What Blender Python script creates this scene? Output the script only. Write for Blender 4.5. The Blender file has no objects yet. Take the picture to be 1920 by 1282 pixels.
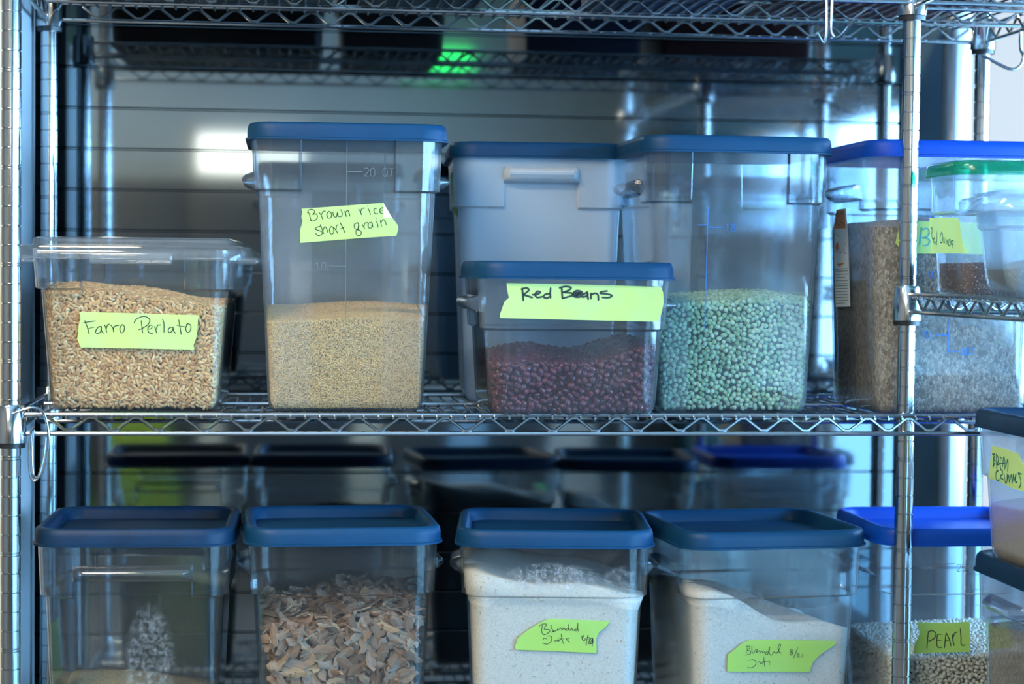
import bpy, math, random
import numpy as np
from mathutils import Matrix, Vector, Euler, noise

random.seed(7); RNG = np.random.default_rng(7)
scene = bpy.context.scene
COL = scene.collection
PI = math.pi
FLOOR = -1.25          # local heights are measured from the main shelf; everything is lifted at the end
LIFT = 1.25

# ------------------------------------------------------------------ camera
F_PX, YAW, PITCH, ROLL = 3646.4, .1188, .0354, -.0101
CAM = np.array([.3512, -2.6163, .2419])
def cam_axes():
    cy, sy, cp, sp = math.cos(YAW), math.sin(YAW), math.cos(PITCH), math.sin(PITCH)
    f = np.array([sy*cp, cy*cp, -sp]); r = np.array([cy, -sy, 0]); d = np.cross(f, r)
    cr, sr = math.cos(ROLL), math.sin(ROLL)
    return np.array([cr*r+sr*d, -sr*r+cr*d, f])
AX = cam_axes()
def at(x, y, Y):
    """the point of the plane Y seen at a pixel of the 1920x1282 photograph"""
    d = AX.T @ np.array([(x-960)/F_PX, (y-641)/F_PX, 1.0])
    return CAM + (Y-CAM[1])/d[1]*d
def atX(x, y, X):
    d = AX.T @ np.array([(x-960)/F_PX, (y-641)/F_PX, 1.0])
    return CAM + (X-CAM[0])/d[0]*d
cam_d = bpy.data.cameras.new('camera'); cam = bpy.data.objects.new('camera', cam_d); COL.objects.link(cam)
cam_d.sensor_width = 36; cam_d.lens = 36*F_PX/1920
m = Matrix.Identity(4)
for i in range(3):
    m[i][0], m[i][1], m[i][2], m[i][3] = AX[0][i], -AX[1][i], -AX[2][i], CAM[i]
m[2][3] += LIFT
cam.matrix_world = m
cam_d.dof.use_dof = True; cam_d.dof.focus_distance = 2.63; cam_d.dof.aperture_fstop = 5.0
cam_d.clip_start = .05
scene.camera = cam

# ------------------------------------------------------------------ sky, windows' light, lamps, exposure
world = bpy.data.worlds.new('sky'); scene.world = world; world.use_nodes = True
bg = world.node_tree.nodes['Background']
bg.inputs[0].default_value = (.29, .62, 1.0, 1); bg.inputs[1].default_value = 30.0
scene.view_settings.view_transform = 'Standard'; scene.view_settings.look = 'None'
scene.view_settings.exposure = 0.32; scene.view_settings.gamma = 1.0
scene.view_settings.use_curve_mapping = False
cyc = scene.cycles
cyc.max_bounces = 10; cyc.diffuse_bounces = 3; cyc.glossy_bounces = 5; cyc.transmission_bounces = 6
cyc.transparent_max_bounces = 40; cyc.caustics_reflective = False; cyc.caustics_refractive = False
cyc.sample_clamp_indirect = 6.0; cyc.use_denoising = True
WX, WY0, WY1, WZ0, WZ1 = 2.4, -4.6, .60, -.12, .86          # window in the right wall
def portal(loc, rot, sx, sy):
    l = bpy.data.lights.new('window_portal', 'AREA'); l.shape = 'RECTANGLE'; l.size = sx; l.size_y = sy
    l.cycles.is_portal = True
    o = bpy.data.objects.new('window_portal', l); COL.objects.link(o); o.location = loc; o.rotation_euler = rot
portal((WX+.02, (WY0+WY1)/2, (WZ0+WZ1)/2), (0, PI/2, 0), WZ1-WZ0, WY1-WY0)
LAMP_COL, LAMP_W = (1.0, .84, .58), 56.0

# ------------------------------------------------------------------ materials
def mat(name):
    m = bpy.data.materials.new(name); m.use_nodes = True
    nt = m.node_tree; nt.nodes.clear()
    out = nt.nodes.new('ShaderNodeOutputMaterial')
    return m, nt, out
def N(nt, t, **kw):
    n = nt.nodes.new('ShaderNode'+t)
    for k, v in kw.items():
        if k.startswith('i_'): n.inputs[k[2:].replace('_', ' ')].default_value = v
        else: setattr(n, k, v)
    return n
def math_(nt, op, a, b=None, c=None, clamp=False):
    n = nt.nodes.new('ShaderNodeMath'); n.operation = op; n.use_clamp = clamp
    for i, v in enumerate((a, b, c)):
        if v is None: continue
        if isinstance(v, (int, float)): n.inputs[i].default_value = v
        else: nt.links.new(v, n.inputs[i])
    return n.outputs[0]
def mixs(nt, f, a, b):
    n = nt.nodes.new('ShaderNodeMixShader')
    if isinstance(f, (int, float)): n.inputs[0].default_value = f
    else: nt.links.new(f, n.inputs[0])
    nt.links.new(a, n.inputs[1]); nt.links.new(b, n.inputs[2]); return n.outputs[0]
def rgba(c): return (c[0], c[1], c[2], 1)
def principled(name, col, rough=.5, metal=0.0, noise_amt=0.0, noise_scale=40, bump=0.0, spec=.5, emit=None, estr=0):
    m, nt, out = mat(name)
    b = N(nt, 'BsdfPrincipled'); b.inputs['Base Color'].default_value = rgba(col)
    b.inputs['Roughness'].default_value = rough; b.inputs['Metallic'].default_value = metal
    b.inputs['Specular IOR Level'].default_value = spec
    if emit: b.inputs['Emission Color'].default_value = rgba(emit); b.inputs['Emission Strength'].default_value = estr
    if noise_amt or bump:
        tc = N(nt, 'TexCoord'); nz = N(nt, 'TexNoise'); nz.inputs['Scale'].default_value = noise_scale; nz.inputs['Detail'].default_value = 5
        nt.links.new(tc.outputs['Object'], nz.inputs['Vector'])
        if noise_amt:
            r = N(nt, 'ValToRGB'); r.color_ramp.elements[0].position = .3; r.color_ramp.elements[1].position = .7
            r.color_ramp.elements[0].color = rgba([max(0, c*(1-noise_amt)) for c in col]); r.color_ramp.elements[1].color = rgba([min(1, c*(1+noise_amt)) for c in col])
            nt.links.new(nz.outputs['Fac'], r.inputs[0]); nt.links.new(r.outputs[0], b.inputs['Base Color'])
        if bump:
            bp = N(nt, 'Bump'); bp.inputs['Strength'].default_value = bump; bp.inputs['Distance'].default_value = .002
            nt.links.new(nz.outputs['Fac'], bp.inputs['Height']); nt.links.new(bp.outputs[0], b.inputs['Normal'])
    nt.links.new(b.outputs[0], out.inputs[0]); return m
def plastic(name, tint=(.95, .97, .98), edge=(.62, .68, .72), haze=.05, hcol=(.8, .84, .88), rough=.08, milky=0.0, patches=(), scuff=.03):
    """clear or cloudy moulded plastic: see-through, glossier towards grazing angles, with a dusting of scuffs"""
    m, nt, out = mat(name)
    lw = N(nt, 'LayerWeight'); lw.inputs[0].default_value = .5
    fac = lw.outputs['Facing']
    f3 = math_(nt, 'POWER', fac, 2.2); f5 = math_(nt, 'POWER', fac, 4)
    fres = math_(nt, 'MULTIPLY_ADD', f5, .9, .032, clamp=True)
    mc = N(nt, 'MixRGB'); mc.inputs[1].default_value = rgba(tint); mc.inputs[2].default_value = rgba(edge)
    nt.links.new(f3, mc.inputs[0])
    tr = N(nt, 'BsdfTransparent'); nt.links.new(mc.outputs[0], tr.inputs[0])
    df = N(nt, 'BsdfDiffuse'); df.inputs[0].default_value = rgba(hcol)
    tl = N(nt, 'BsdfTranslucent'); tl.inputs[0].default_value = rgba(hcol)
    hz = mixs(nt, .5, df.outputs[0], tl.outputs[0])
    tc = N(nt, 'TexCoord')
    nz = N(nt, 'TexNoise'); nz.inputs['Scale'].default_value = 9; nz.inputs['Detail'].default_value = 8; nz.inputs['Roughness'].default_value = .7
    nt.links.new(tc.outputs['Object'], nz.inputs['Vector'])
    nf = math_(nt, 'MULTIPLY_ADD', nz.outputs['Fac'], 1.2, .4)
    h = math_(nt, 'MULTIPLY', nf, haze)
    # fine scratches
    mp = N(nt, 'Mapping'); mp.inputs['Scale'].default_value = (260, 260, 16); nt.links.new(tc.outputs['Object'], mp.inputs[0])
    n2 = N(nt, 'TexNoise'); n2.inputs['Scale'].default_value = 1; n2.inputs['Detail'].default_value = 2; nt.links.new(mp.outputs[0], n2.inputs['Vector'])
    sc = math_(nt, 'MULTIPLY', math_(nt, 'SUBTRACT', n2.outputs['Fac'], .6, clamp=True), scuff*8, clamp=True)
    h = math_(nt, 'ADD', h, sc)
    for (px, pz, rx, rz, amt) in patches:
        sx = N(nt, 'SeparateXYZ'); nt.links.new(tc.outputs['Object'], sx.inputs[0])
        ax = math_(nt, 'POWER', math_(nt, 'ABSOLUTE', math_(nt, 'DIVIDE', math_(nt, 'SUBTRACT', sx.outputs[0], px), rx)), 2)
        az = math_(nt, 'POWER', math_(nt, 'ABSOLUTE', math_(nt, 'DIVIDE', math_(nt, 'SUBTRACT', sx.outputs[2], pz), rz)), 2)
        fy = math_(nt, 'LESS_THAN', sx.outputs[1], 0.0)
        w = math_(nt, 'SUBTRACT', 1.0, math_(nt, 'ADD', ax, az), clamp=True)
        n3 = N(nt, 'TexNoise'); n3.inputs['Scale'].default_value = 130; n3.inputs['Detail'].default_value = 9; n3.inputs['Roughness'].default_value = .8; nt.links.new(tc.outputs['Object'], n3.inputs['Vector'])
        w = math_(nt, 'MULTIPLY', math_(nt, 'MULTIPLY', math_(nt, 'MULTIPLY', w, 2.0, clamp=True), fy), math_(nt, 'MULTIPLY', math_(nt, 'SUBTRACT', n3.outputs['Fac'], .46, clamp=True), 7*amt))
        h = math_(nt, 'ADD', h, w)
    h = math_(nt, 'MAXIMUM', math_(nt, 'MINIMUM', h, .92), milky)
    s = mixs(nt, h, tr.outputs[0], hz)
    gl = N(nt, 'BsdfGlossy'); gl.inputs['Roughness'].default_value = rough; gl.inputs[0].default_value = (1, 1, 1, 1)
    s = mixs(nt, fres, s, gl.outputs[0])
    nt.links.new(s, out.inputs[0]); return m
def grain_mat(name, cols, rough=.6, spec=.3):
    """colour chosen per kernel"""
    m, nt, out = mat(name)
    geo = N(nt, 'NewGeometry'); oi = N(nt, 'ObjectInfo')
    r = math_(nt, 'FRACT', math_(nt, 'ADD', geo.outputs['Random Per Island'], oi.outputs['Random']))
    rp = N(nt, 'ValToRGB'); el = rp.color_ramp.elements
    el[0].position, el[0].color = 0, rgba(cols[0]); el[1].position, el[1].color = 1, rgba(cols[-1])
    for i, c in enumerate(cols[1:-1]):
        e = el.new((i+1)/(len(cols)-1)); e.color = rgba(c)
    nt.links.new(r, rp.inputs[0])
    b = N(nt, 'BsdfPrincipled'); b.inputs['Roughness'].default_value = rough; b.inputs['Specular IOR Level'].default_value = spec
    nt.links.new(rp.outputs[0], b.inputs['Base Color'])
    nt.links.new(b.outputs[0], out.inputs[0]); return m
def bulk_mat(name, cols, scale, bump=.6, dist=.0015, rough=.8, dark=.45, stretch=(1, 1, 1), flecks=None):
    """fine kernels or meal as a bulk: one Voronoi cell per kernel"""
    m, nt, out = mat(name)
    tc = N(nt, 'TexCoord'); mp = N(nt, 'Mapping'); mp.inputs['Scale'].default_value = stretch; nt.links.new(tc.outputs['Object'], mp.inputs[0])
    v = N(nt, 'TexVoronoi'); v.inputs['Scale'].default_value = scale; nt.links.new(mp.outputs[0], v.inputs['Vector'])
    ve = N(nt, 'TexVoronoi', feature='DISTANCE_TO_EDGE'); ve.inputs['Scale'].default_value = scale; nt.links.new(mp.outputs[0], ve.inputs['Vector'])
    sp = N(nt, 'SeparateColor'); nt.links.new(v.outputs['Color'], sp.inputs[0])
    rp = N(nt, 'ValToRGB'); el = rp.color_ramp.elements
    el[0].position, el[0].color = 0, rgba(cols[0]); el[1].position, el[1].color = 1, rgba(cols[-1])
    for i, c in enumerate(cols[1:-1]):
        e = el.new((i+1)/(len(cols)-1)); e.color = rgba(c)
    nt.links.new(sp.outputs[0], rp.inputs[0])
    e = math_(nt, 'MULTIPLY', ve.outputs['Distance'], 5.0, clamp=True)
    mc = N(nt, 'MixRGB', blend_type='MULTIPLY'); mc.inputs[0].default_value = 1
    ec = N(nt, 'ValToRGB'); ec.color_ramp.elements[0].color = (dark, dark, dark, 1); ec.color_ramp.elements[1].color = (1, 1, 1, 1); ec.color_ramp.elements[1].position = .5
    nt.links.new(e, ec.inputs[0]); nt.links.new(rp.outputs[0], mc.inputs[1]); nt.links.new(ec.outputs[0], mc.inputs[2])
    colr = mc.outputs[0]
    if flecks:
        fv = N(nt, 'TexNoise'); fv.inputs['Scale'].default_value = flecks[1]; fv.inputs['Detail'].default_value = 3; nt.links.new(tc.outputs['Object'], fv.inputs['Vector'])
        fm = math_(nt, 'MULTIPLY', math_(nt, 'SUBTRACT', fv.outputs['Fac'], flecks[2], clamp=True), 12, clamp=True)
        m2 = N(nt, 'MixRGB'); nt.links.new(fm, m2.inputs[0]); nt.links.new(colr, m2.inputs[1]); m2.inputs[2].default_value = rgba(flecks[0]); colr = m2.outputs[0]
    b = N(nt, 'BsdfPrincipled'); b.inputs['Roughness'].default_value = rough; b.inputs['Specular IOR Level'].default_value = .25
    nt.links.new(colr, b.inputs['Base Color'])
    bp = N(nt, 'Bump'); bp.inputs['Strength'].default_value = bump; bp.inputs['Distance'].default_value = dist
    nt.links.new(ve.outputs['Distance'], bp.inputs['Height']); nt.links.new(bp.outputs[0], b.inputs['Normal'])
    nt.links.new(b.outputs[0], out.inputs[0]); return m

M = {}
M['chrome'] = principled('chrome', (.56, .57, .58), .13, 1.0)
M['wire'] = principled('zinc_wire', (.46, .48, .50), .22, 1.0)
M['black_sleeve'] = principled('black_sleeve', (.012, .013, .015), .35)
M['steel'] = principled('wall_steel', (.26, .29, .31), .05, 1.0)
M['paint_cream'] = principled('cream_paint', (.50, .48, .42), .55, noise_amt=.05, noise_scale=6)
M['paint_grey'] = principled('grey_paint', (.62, .66, .70), .4, noise_amt=.05, noise_scale=5)
M['paint_blue'] = principled('blue_grey_paint', (.06, .25, .40), .6, noise_amt=.08, noise_scale=3)
M['paint_dark'] = principled('brown_paint', (.16, .14, .12), .6, noise_amt=.06, noise_scale=2)
M['paint_dim'] = principled('dim_paint', (.46, .50, .48), .6, noise_amt=.06, noise_scale=2)
M['paint_white'] = principled('white_paint', (.8, .8, .78), .7)
M['alu'] = principled('aluminium', (.45, .48, .50), .34, 1.0)
M['concrete'] = principled('concrete', (.09, .09, .09), .6, noise_amt=.2, noise_scale=3)
M['navy'] = principled('navy_lid', (.0025, .040, .105), .48, noise_amt=.12, noise_scale=12, spec=.2)
M['navy_dark'] = principled('navy_dark_lid', (.003, .022, .058), .5, noise_amt=.2, noise_scale=25, spec=.2)
M['blue'] = principled('bright_blue_lid', (.001, .045, .33), .45, noise_amt=.1, noise_scale=14, spec=.2)
M['green_lid'] = plastic('green_lid', tint=(.12, .62, .42), edge=(.02, .3, .18), haze=.35, hcol=(.02, .42, .25), milky=.3, rough=.15)
M['ink'] = principled('ink', (.012, .022, .016), .5)
M['ink_green'] = principled('green_ink', (.02, .16, .11), .5)
M['ink_teal'] = principled('teal_ink', (.03, .28, .33), .5)
M['ink_blue'] = principled('blue_print', (.02, .16, .55), .5)
M['ink_faint'] = principled('moulded_print', (.13, .15, .16), .4)
M['paper'] = principled('white_sticker', (.75, .76, .74), .6)
M['orange'] = principled('orange_print', (.62, .22, .06), .6)
M['dark'] = principled('dark_laminate', (.035, .038, .04), .5)
M['maroon'] = principled('maroon_crate', (.10, .025, .03), .5)
M['crate_navy'] = principled('dark_blue_crate', (.02, .03, .09), .5)
def tape_mat(name, c):
    m, nt, out = mat(name)
    tc = N(nt, 'TexCoord'); nz = N(nt, 'TexNoise'); nz.inputs['Scale'].default_value = 22; nz.inputs['Detail'].default_value = 4
    nt.links.new(tc.outputs['Object'], nz.inputs['Vector'])
    rp = N(nt, 'ValToRGB'); rp.color_ramp.elements[0].position = .35; rp.color_ramp.elements[1].position = .7
    rp.color_ramp.elements[0].color = rgba(c); rp.color_ramp.elements[1].color = rgba((c[0]*.93, c[1], c[2]*1.25))
    nt.links.new(nz.outputs['Fac'], rp.inputs[0])
    b = N(nt, 'BsdfDiffuse'); t = N(nt, 'BsdfTranslucent'); nt.links.new(rp.outputs[0], b.inputs[0]); nt.links.new(rp.outputs[0], t.inputs[0])
    nt.links.new(mixs(nt, .25, b.outputs[0], t.outputs[0]), out.inputs[0]); return m
M['tape'] = tape_mat('yellow_green_tape', (.60, .76, .24))
M['tape_green'] = tape_mat('green_tape', (.38, .62, .14))
M['tape_back'] = principled('tape_underside', (.72, .80, .70), .6)

M['ledge_milky'] = plastic('milky_ledge', haze=.8, milky=.8, hcol=(.86, .90, .94), rough=.3)
M['ledge'] = plastic('moulded_ledge', tint=(.52, .58, .63), edge=(.25, .29, .33), haze=.06, rough=.1)  # darker tint paints in the dark line that refraction draws at moulded steps

# ------------------------------------------------------------------ object helpers
def thing(name, label, cat, loc=(0, 0, 0), rz=0, group=None, rot=None):
    o = bpy.data.objects.new(name, None); COL.objects.link(o); o.empty_display_size = .05
    o.location = loc; o.rotation_euler = rot or (0, 0, rz); o['label'] = label; o['category'] = cat
    if group: o['group'] = group
    return o
def tag(o, label=None, cat=None, group=None, kind=None):
    if label: o['label'] = label
    if cat: o['category'] = cat
    if group: o['group'] = group
    if kind: o['kind'] = kind
    return o
def empty(name, parent, loc=(0, 0, 0)):
    o = bpy.data.objects.new(name, None); COL.objects.link(o); o.parent = parent; o.location = loc; o.empty_display_size = .03
    return o
class MB:
    def __init__(s): s.v, s.f, s.mi = [], [], []
    def add(s, verts, faces, mi=0):
        o = len(s.v); s.v += [tuple(map(float, q)) for q in verts]
        s.f += [tuple(i+o for i in f) for f in faces]; s.mi += [mi]*len(faces)
    def box(s, x0, x1, y0, y1, z0, z1, mi=0, bev=0):
        if bev:
            s.rr_loft(((x0+x1)/2, (y0+y1)/2), x1-x0, y1-y0, bev, [(-bev, z0), (-bev*.3, z0+bev*.3), (0, z0+bev), (0, z1-bev), (-bev*.3, z1-bev*.3), (-bev, z1)], mi); return
        v = [(x, y, z) for x in (x0, x1) for y in (y0, y1) for z in (z0, z1)]
        s.add(v, [(0, 1, 3, 2), (4, 6, 7, 5), (0, 4, 5, 1), (2, 3, 7, 6), (0, 2, 6, 4), (1, 5, 7, 3)], mi)
    def rr_loft(s, c, w, d, r, prof, mi=0, nc=5, cap=(True, True)):
        rings = []
        for off, z in prof:
            ring = []
            ww, dd, rr = w/2+off, d/2+off, max(.0005, r+off)
            rr = min(rr, ww, dd)
            for (sx, sy, a0) in ((1, 1, 0), (-1, 1, 90), (-1, -1, 180), (1, -1, 270)):
                for k in range(nc+1):
                    a = math.radians(a0+90*k/nc)
                    ring.append((c[0]+sx*(ww-rr)+rr*math.cos(a), c[1]+sy*(dd-rr)+rr*math.sin(a), z))
            rings.append(ring)
        n = len(rings[0]); V = [p for r_ in rings for p in r_]; Fc = []
        for i in range(len(rings)-1):
            for k in range(n):
                Fc.append((i*n+k, i*n+(k+1) % n, (i+1)*n+(k+1) % n, (i+1)*n+k))
        if cap[0]: Fc.append(tuple(range(n-1, -1, -1)))
        if cap[1]: Fc.append(tuple((len(rings)-1)*n+k for k in range(n)))
        s.add(V, Fc, mi)
    def tube(s, pts, r, n=8, mi=0, cap=True, closed=False):
        P = [Vector(p) for p in pts]; L = len(P); rings = []; up = None
        for i in range(L):
            a = P[i]-P[i-1] if i > 0 else None; b = P[i+1]-P[i] if i < L-1 else None
            t = (a.normalized()+b.normalized()) if (a and b) else (a or b)
            if t.length < 1e-9: t = b
            t.normalize()
            if up is None:
                up = Vector((0, 0, 1)) if abs(t.z) < .9 else Vector((1, 0, 0))
            u = (up-t*up.dot(t)); u.normalize(); w = t.cross(u); up = u
            k = 1.0
            if a and b:
                c = max(.35, a.normalized().dot(t)); k = 1/c
            sc = b.normalized() - a.normalized() if (a and b) else None
            ring = []
            for j in range(n):
                an = 2*PI*j/n; q = u*math.cos(an)*r+w*math.sin(an)*r
                if sc and sc.length > 1e-6:
                    dn = sc.normalized(); q = q+dn*(q.dot(dn))*(k-1)
                ring.append(P[i]+q)
            rings.append(ring)
        V = [q for r_ in rings for q in r_]; Fc = []
        for i in range(L-1):
            for j in range(n): Fc.append((i*n+j, i*n+(j+1) % n, (i+1)*n+(j+1) % n, (i+1)*n+j))
        if cap: Fc += [tuple(range(n-1, -1, -1)), tuple((L-1)*n+j for j in range(n))]
        s.add(V, Fc, mi)
    def lathe(s, prof, n=24, c=(0, 0), mi=0):
        V = [(c[0]+r*math.cos(2*PI*k/n), c[1]+r*math.sin(2*PI*k/n), z) for r, z in prof for k in range(n)]
        Fc = [(i*n+k, i*n+(k+1) % n, (i+1)*n+(k+1) % n, (i+1)*n+k) for i in range(len(prof)-1) for k in range(n)]
        Fc += [tuple(range(n-1, -1, -1)), tuple((len(prof)-1)*n+k for k in range(n))]
        s.add(V, Fc, mi)
    def build(s, name, mats, parent=None, smooth=True, angle=40):
        me = bpy.data.meshes.new(name); me.from_pydata(s.v, [], s.f)
        for m_ in (mats if isinstance(mats, (list, tuple)) else [mats]): me.materials.append(m_)
        if any(s.mi): me.polygons.foreach_set('material_index', s.mi)
        if smooth:
            me.polygons.foreach_set('use_smooth', [True]*len(s.f)); me.set_sharp_from_angle(angle=math.radians(angle))
        me.update()
        o = bpy.data.objects.new(name, me); COL.objects.link(o)
        if parent: o.parent = parent
        return o
def np_mesh(name, V, Fq, mats, mi=None, parent=None, smooth=True):
    """numpy triangles -> one object"""
    me = bpy.data.meshes.new(name); nv, nf = len(V), len(Fq)
    me.vertices.add(nv); me.vertices.foreach_set('co', np.ascontiguousarray(V, dtype=np.float32).ravel())
    me.loops.add(nf*3); me.loops.foreach_set('vertex_index', np.ascontiguousarray(Fq, dtype=np.int32).ravel())
    me.polygons.add(nf); me.polygons.foreach_set('loop_start', np.arange(0, nf*3, 3, dtype=np.int32))
    for m_ in mats: me.materials.append(m_)
    if mi is not None: me.polygons.foreach_set('material_index', np.ascontiguousarray(mi, dtype=np.int32))
    if smooth: me.polygons.foreach_set('use_smooth', np.ones(nf, dtype=bool))
    me.update(calc_edges=True); me.validate()
    o = bpy.data.objects.new(name, me); COL.objects.link(o)
    if parent: o.parent = parent
    return o
def struct(o): o['kind'] = 'structure'; return o

# ------------------------------------------------------------------ the room
WALLY = .68
mb = MB()                                    # ribbed steel back wall: slats with narrow grooves
p = .0675; z0 = .644-p*28; zs = [z0+i*p for i in range(45)]
x0, x1 = -.20, 1.456
V = []; Fc = []
prof = []
for z in zs:
    prof += [(WALLY+.003, z-.0010), (WALLY+.003, z+.0006), (WALLY, z+.0024), (WALLY, z+p-.0026)]
for (y, z) in prof: V += [(x0, y, z), (x1, y, z)]
Fc = [(2*i, 2*i+1, 2*i+3, 2*i+2) for i in range(len(prof)-1)]
nv = len(V)
mb.add(V, Fc)
mb.box(x0, x1, WALLY+.004, WALLY+.06, zs[0], zs[-1])
struct(mb.build('wall_back', M['steel'], smooth=False))
CEIL = 1.75
mb = MB(); mb.box(-2.9, 4.4, -6.4, WALLY+.1, FLOOR-.1, FLOOR); struct(mb.build('floor', M['concrete'], smooth=False))
mb = MB(); mb.box(-2.9, 2.6, -6.4, WALLY+.1, CEIL, CEIL+.1); struct(mb.build('ceiling', M['paint_white'], smooth=False))
mb = MB(); mb.box(-2.9, -2.8, -6.4, WALLY+.1, FLOOR, CEIL); struct(mb.build('wall_left', M['paint_dark'], smooth=False))
mb = MB(); mb.box(-2.9, 2.6, -6.4, -6.3, FLOOR, CEIL); struct(mb.build('wall_front', M['paint_dim'], smooth=False))
mb = MB()                                    # wall stub left of the shelving: cream end, grey side
mb.box(-.20, -.045, .262, .462, FLOOR, CEIL)
struct(mb.build('wall_side', M['paint_cream'], smooth=False))
mb = MB(); mb.box(-2.8, -.2005, .275, WALLY+.1, FLOOR, CEIL); struct(mb.build('wall_corner', M['paint_dark'], smooth=False))
mb = MB(); mb.box(-.045, -.026, .2665, .46, FLOOR, CEIL); struct(mb.build('trim_1', M['paint_grey'], smooth=False))
mb = MB(); mb.box(1.456, 1.47, .566, WALLY+.1, FLOOR, CEIL); struct(mb.build('trim_2', principled('slate_paint', (.17, .31, .42), .6), smooth=False))
mb = MB()                                    # rounded aluminium window jamb
mb.rr_loft((1.483, .62), .052, .15, .02, [(0, FLOOR), (0, CEIL)], nc=8); struct(mb.build('trim_3', M['alu']))
mb = MB()                                    # right wall round its long window
for (ya, yb, za, zb) in ((-6.4, WY0, FLOOR, CEIL), (WY0, WY1, FLOOR, -1.0), (WY0, WY1, WZ0-.05, WZ0), (WY0, WY1, WZ1, CEIL), (WY1, WALLY+.1, FLOOR, CEIL)):
    mb.box(WX, WX+.12, ya, yb, za, zb)
struct(mb.build('wall_right', M['paint_blue'], smooth=False))
mb = MB(); mb.box(1.47, WX, .70, .78, FLOOR, -.85); mb.box(1.47, WX, .70, .78, 1.35, CEIL); struct(mb.build('wall_window', M['paint_white'], smooth=False))
bm_, nt_, out_ = mat('sky_toning_sheet')  # added sheet across the opening; its brown tint tones the blue sky pale white
t_ = N(nt_, 'BsdfTranslucent'); t_.inputs[0].default_value = (.057, .030, .0205, 1); d_ = N(nt_, 'BsdfDiffuse'); d_.inputs[0].default_value = (.06, .05, .045, 1)
ad_ = nt_.nodes.new('ShaderNodeAddShader'); nt_.links.new(t_.outputs[0], ad_.inputs[0]); nt_.links.new(d_.outputs[0], ad_.inputs[1]); nt_.links.new(ad_.outputs[0], out_.inputs[0])
mb = MB(); mb.add([(1.47, .735, -.87), (WX, .735, -.87), (WX, .735, 1.37), (1.47, .735, 1.37)], [(0, 1, 2, 3)]); struct(mb.build('window_2', bm_, smooth=False))
glass = plastic('window_glass', tint=(.97, .98, .99), edge=(.9, .93, .95), haze=.0, rough=.02, scuff=0)
wf = MB()
for i in range(5):
    y = WY0+(WY1-WY0)*i/4; wf.box(WX-.01, WX+.06, y-.03, y+.03, WZ0, WZ1)
wf.box(WX-.01, WX+.06, WY0, WY1, WZ1-.05, WZ1); wf.box(WX-.04, WX+.06, WY0, WY1, WZ0, WZ0+.04)
w2 = struct(wf.build('window_1', M['paint_white'], smooth=False))
mb = MB(); mb.box(WX+.03, WX+.036, WY0, WY1, WZ0, WZ1); g2 = mb.build('window_pane', glass, w2, smooth=False)

bm_, nt_, out_ = mat('blue_fill_pane')  # added translucent pane: blue fill from low right, also mirrored in the steel
t_ = N(nt_, 'BsdfTranslucent'); t_.inputs[0].default_value = (.14, .175, .18, 1); d_ = N(nt_, 'BsdfDiffuse'); d_.inputs[0].default_value = (.12, .16, .18, 1)
ad_ = nt_.nodes.new('ShaderNodeAddShader'); nt_.links.new(t_.outputs[0], ad_.inputs[0]); nt_.links.new(d_.outputs[0], ad_.inputs[1]); nt_.links.new(ad_.outputs[0], out_.inputs[0])
mb = MB(); mb.add([(WX+.05, WY0-.02, -1.02), (WX+.05, WY1+.02, -1.02), (WX+.05, WY1+.02, WZ0-.04), (WX+.05, WY0-.02, WZ0-.04)], [(0, 1, 2, 3)]); struct(mb.build('low_fill_pane', bm_, smooth=False))

# ------------------------------------------------------------------ lamps of the room
emit = principled('lamp_diffuser', (.9, .88, .8), .5, emit=LAMP_COL, estr=LAMP_W)
def ceiling_lamp(x, y, lab, w=1.2, d=.3):
    t = thing('ceiling_light', lab, 'light', (x, y, CEIL), group=None)
    mb = MB(); mb.box(-w/2-.03, w/2+.03, -d/2-.03, d/2+.03, -.06, 0, bev=.008); mb.build('housing', M['paint_white'], t)
    mb = MB(); mb.box(-w/2, w/2, -d/2, d/2, -.075, -.0605); mb.build('diffuser', emit, t, smooth=False)
ceiling_lamp(-.72, -1.3, 'long ceiling light nearest the shelves')
ceiling_lamp(-1.1, -3.1, 'long ceiling light in the middle of the row of three')
ceiling_lamp(-1.1, -4.6, 'long ceiling light farthest from the shelves')

# ------------------------------------------------------------------ wire shelving
R_POST = .0127
def post_mesh(zlo, zhi, zring):
    prof = [(R_POST, zlo)]
    k = math.ceil((zlo+.01-zring)/.0254); 
    while zring+k*.0254 < zhi-.01:
        z = zring+k*.0254
        for dz in ((-.0016, .0016) if k % 5 == 0 else (0,)):
            prof += [(R_POST, z+dz-.0011), (R_POST-.0011, z+dz-.0004), (R_POST-.0011, z+dz+.0004), (R_POST, z+dz+.0011)]
        k += 1
    prof += [(R_POST, zhi-.004), (R_POST-.004, zhi)]
    mb = MB(); mb.lathe(prof, 28); return mb
def zigzag(p0, p1, zt, zb, n, r, mb, axis, other, flat=.004):
    """wave of wire between a top and bottom rail from p0 to p1 along the axis"""
    pts = []
    for i in range(n+1):
        c = p0+(p1-p0)*i/n; z = zt if i % 2 == 0 else zb
        for d in (-flat, flat):
            if (i == 0 and d < 0) or (i == n and d > 0): continue
            pts.append((c+d, other, z) if axis == 'x' else (other, c+d, z))
    mb.tube(pts, r, 6)
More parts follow.
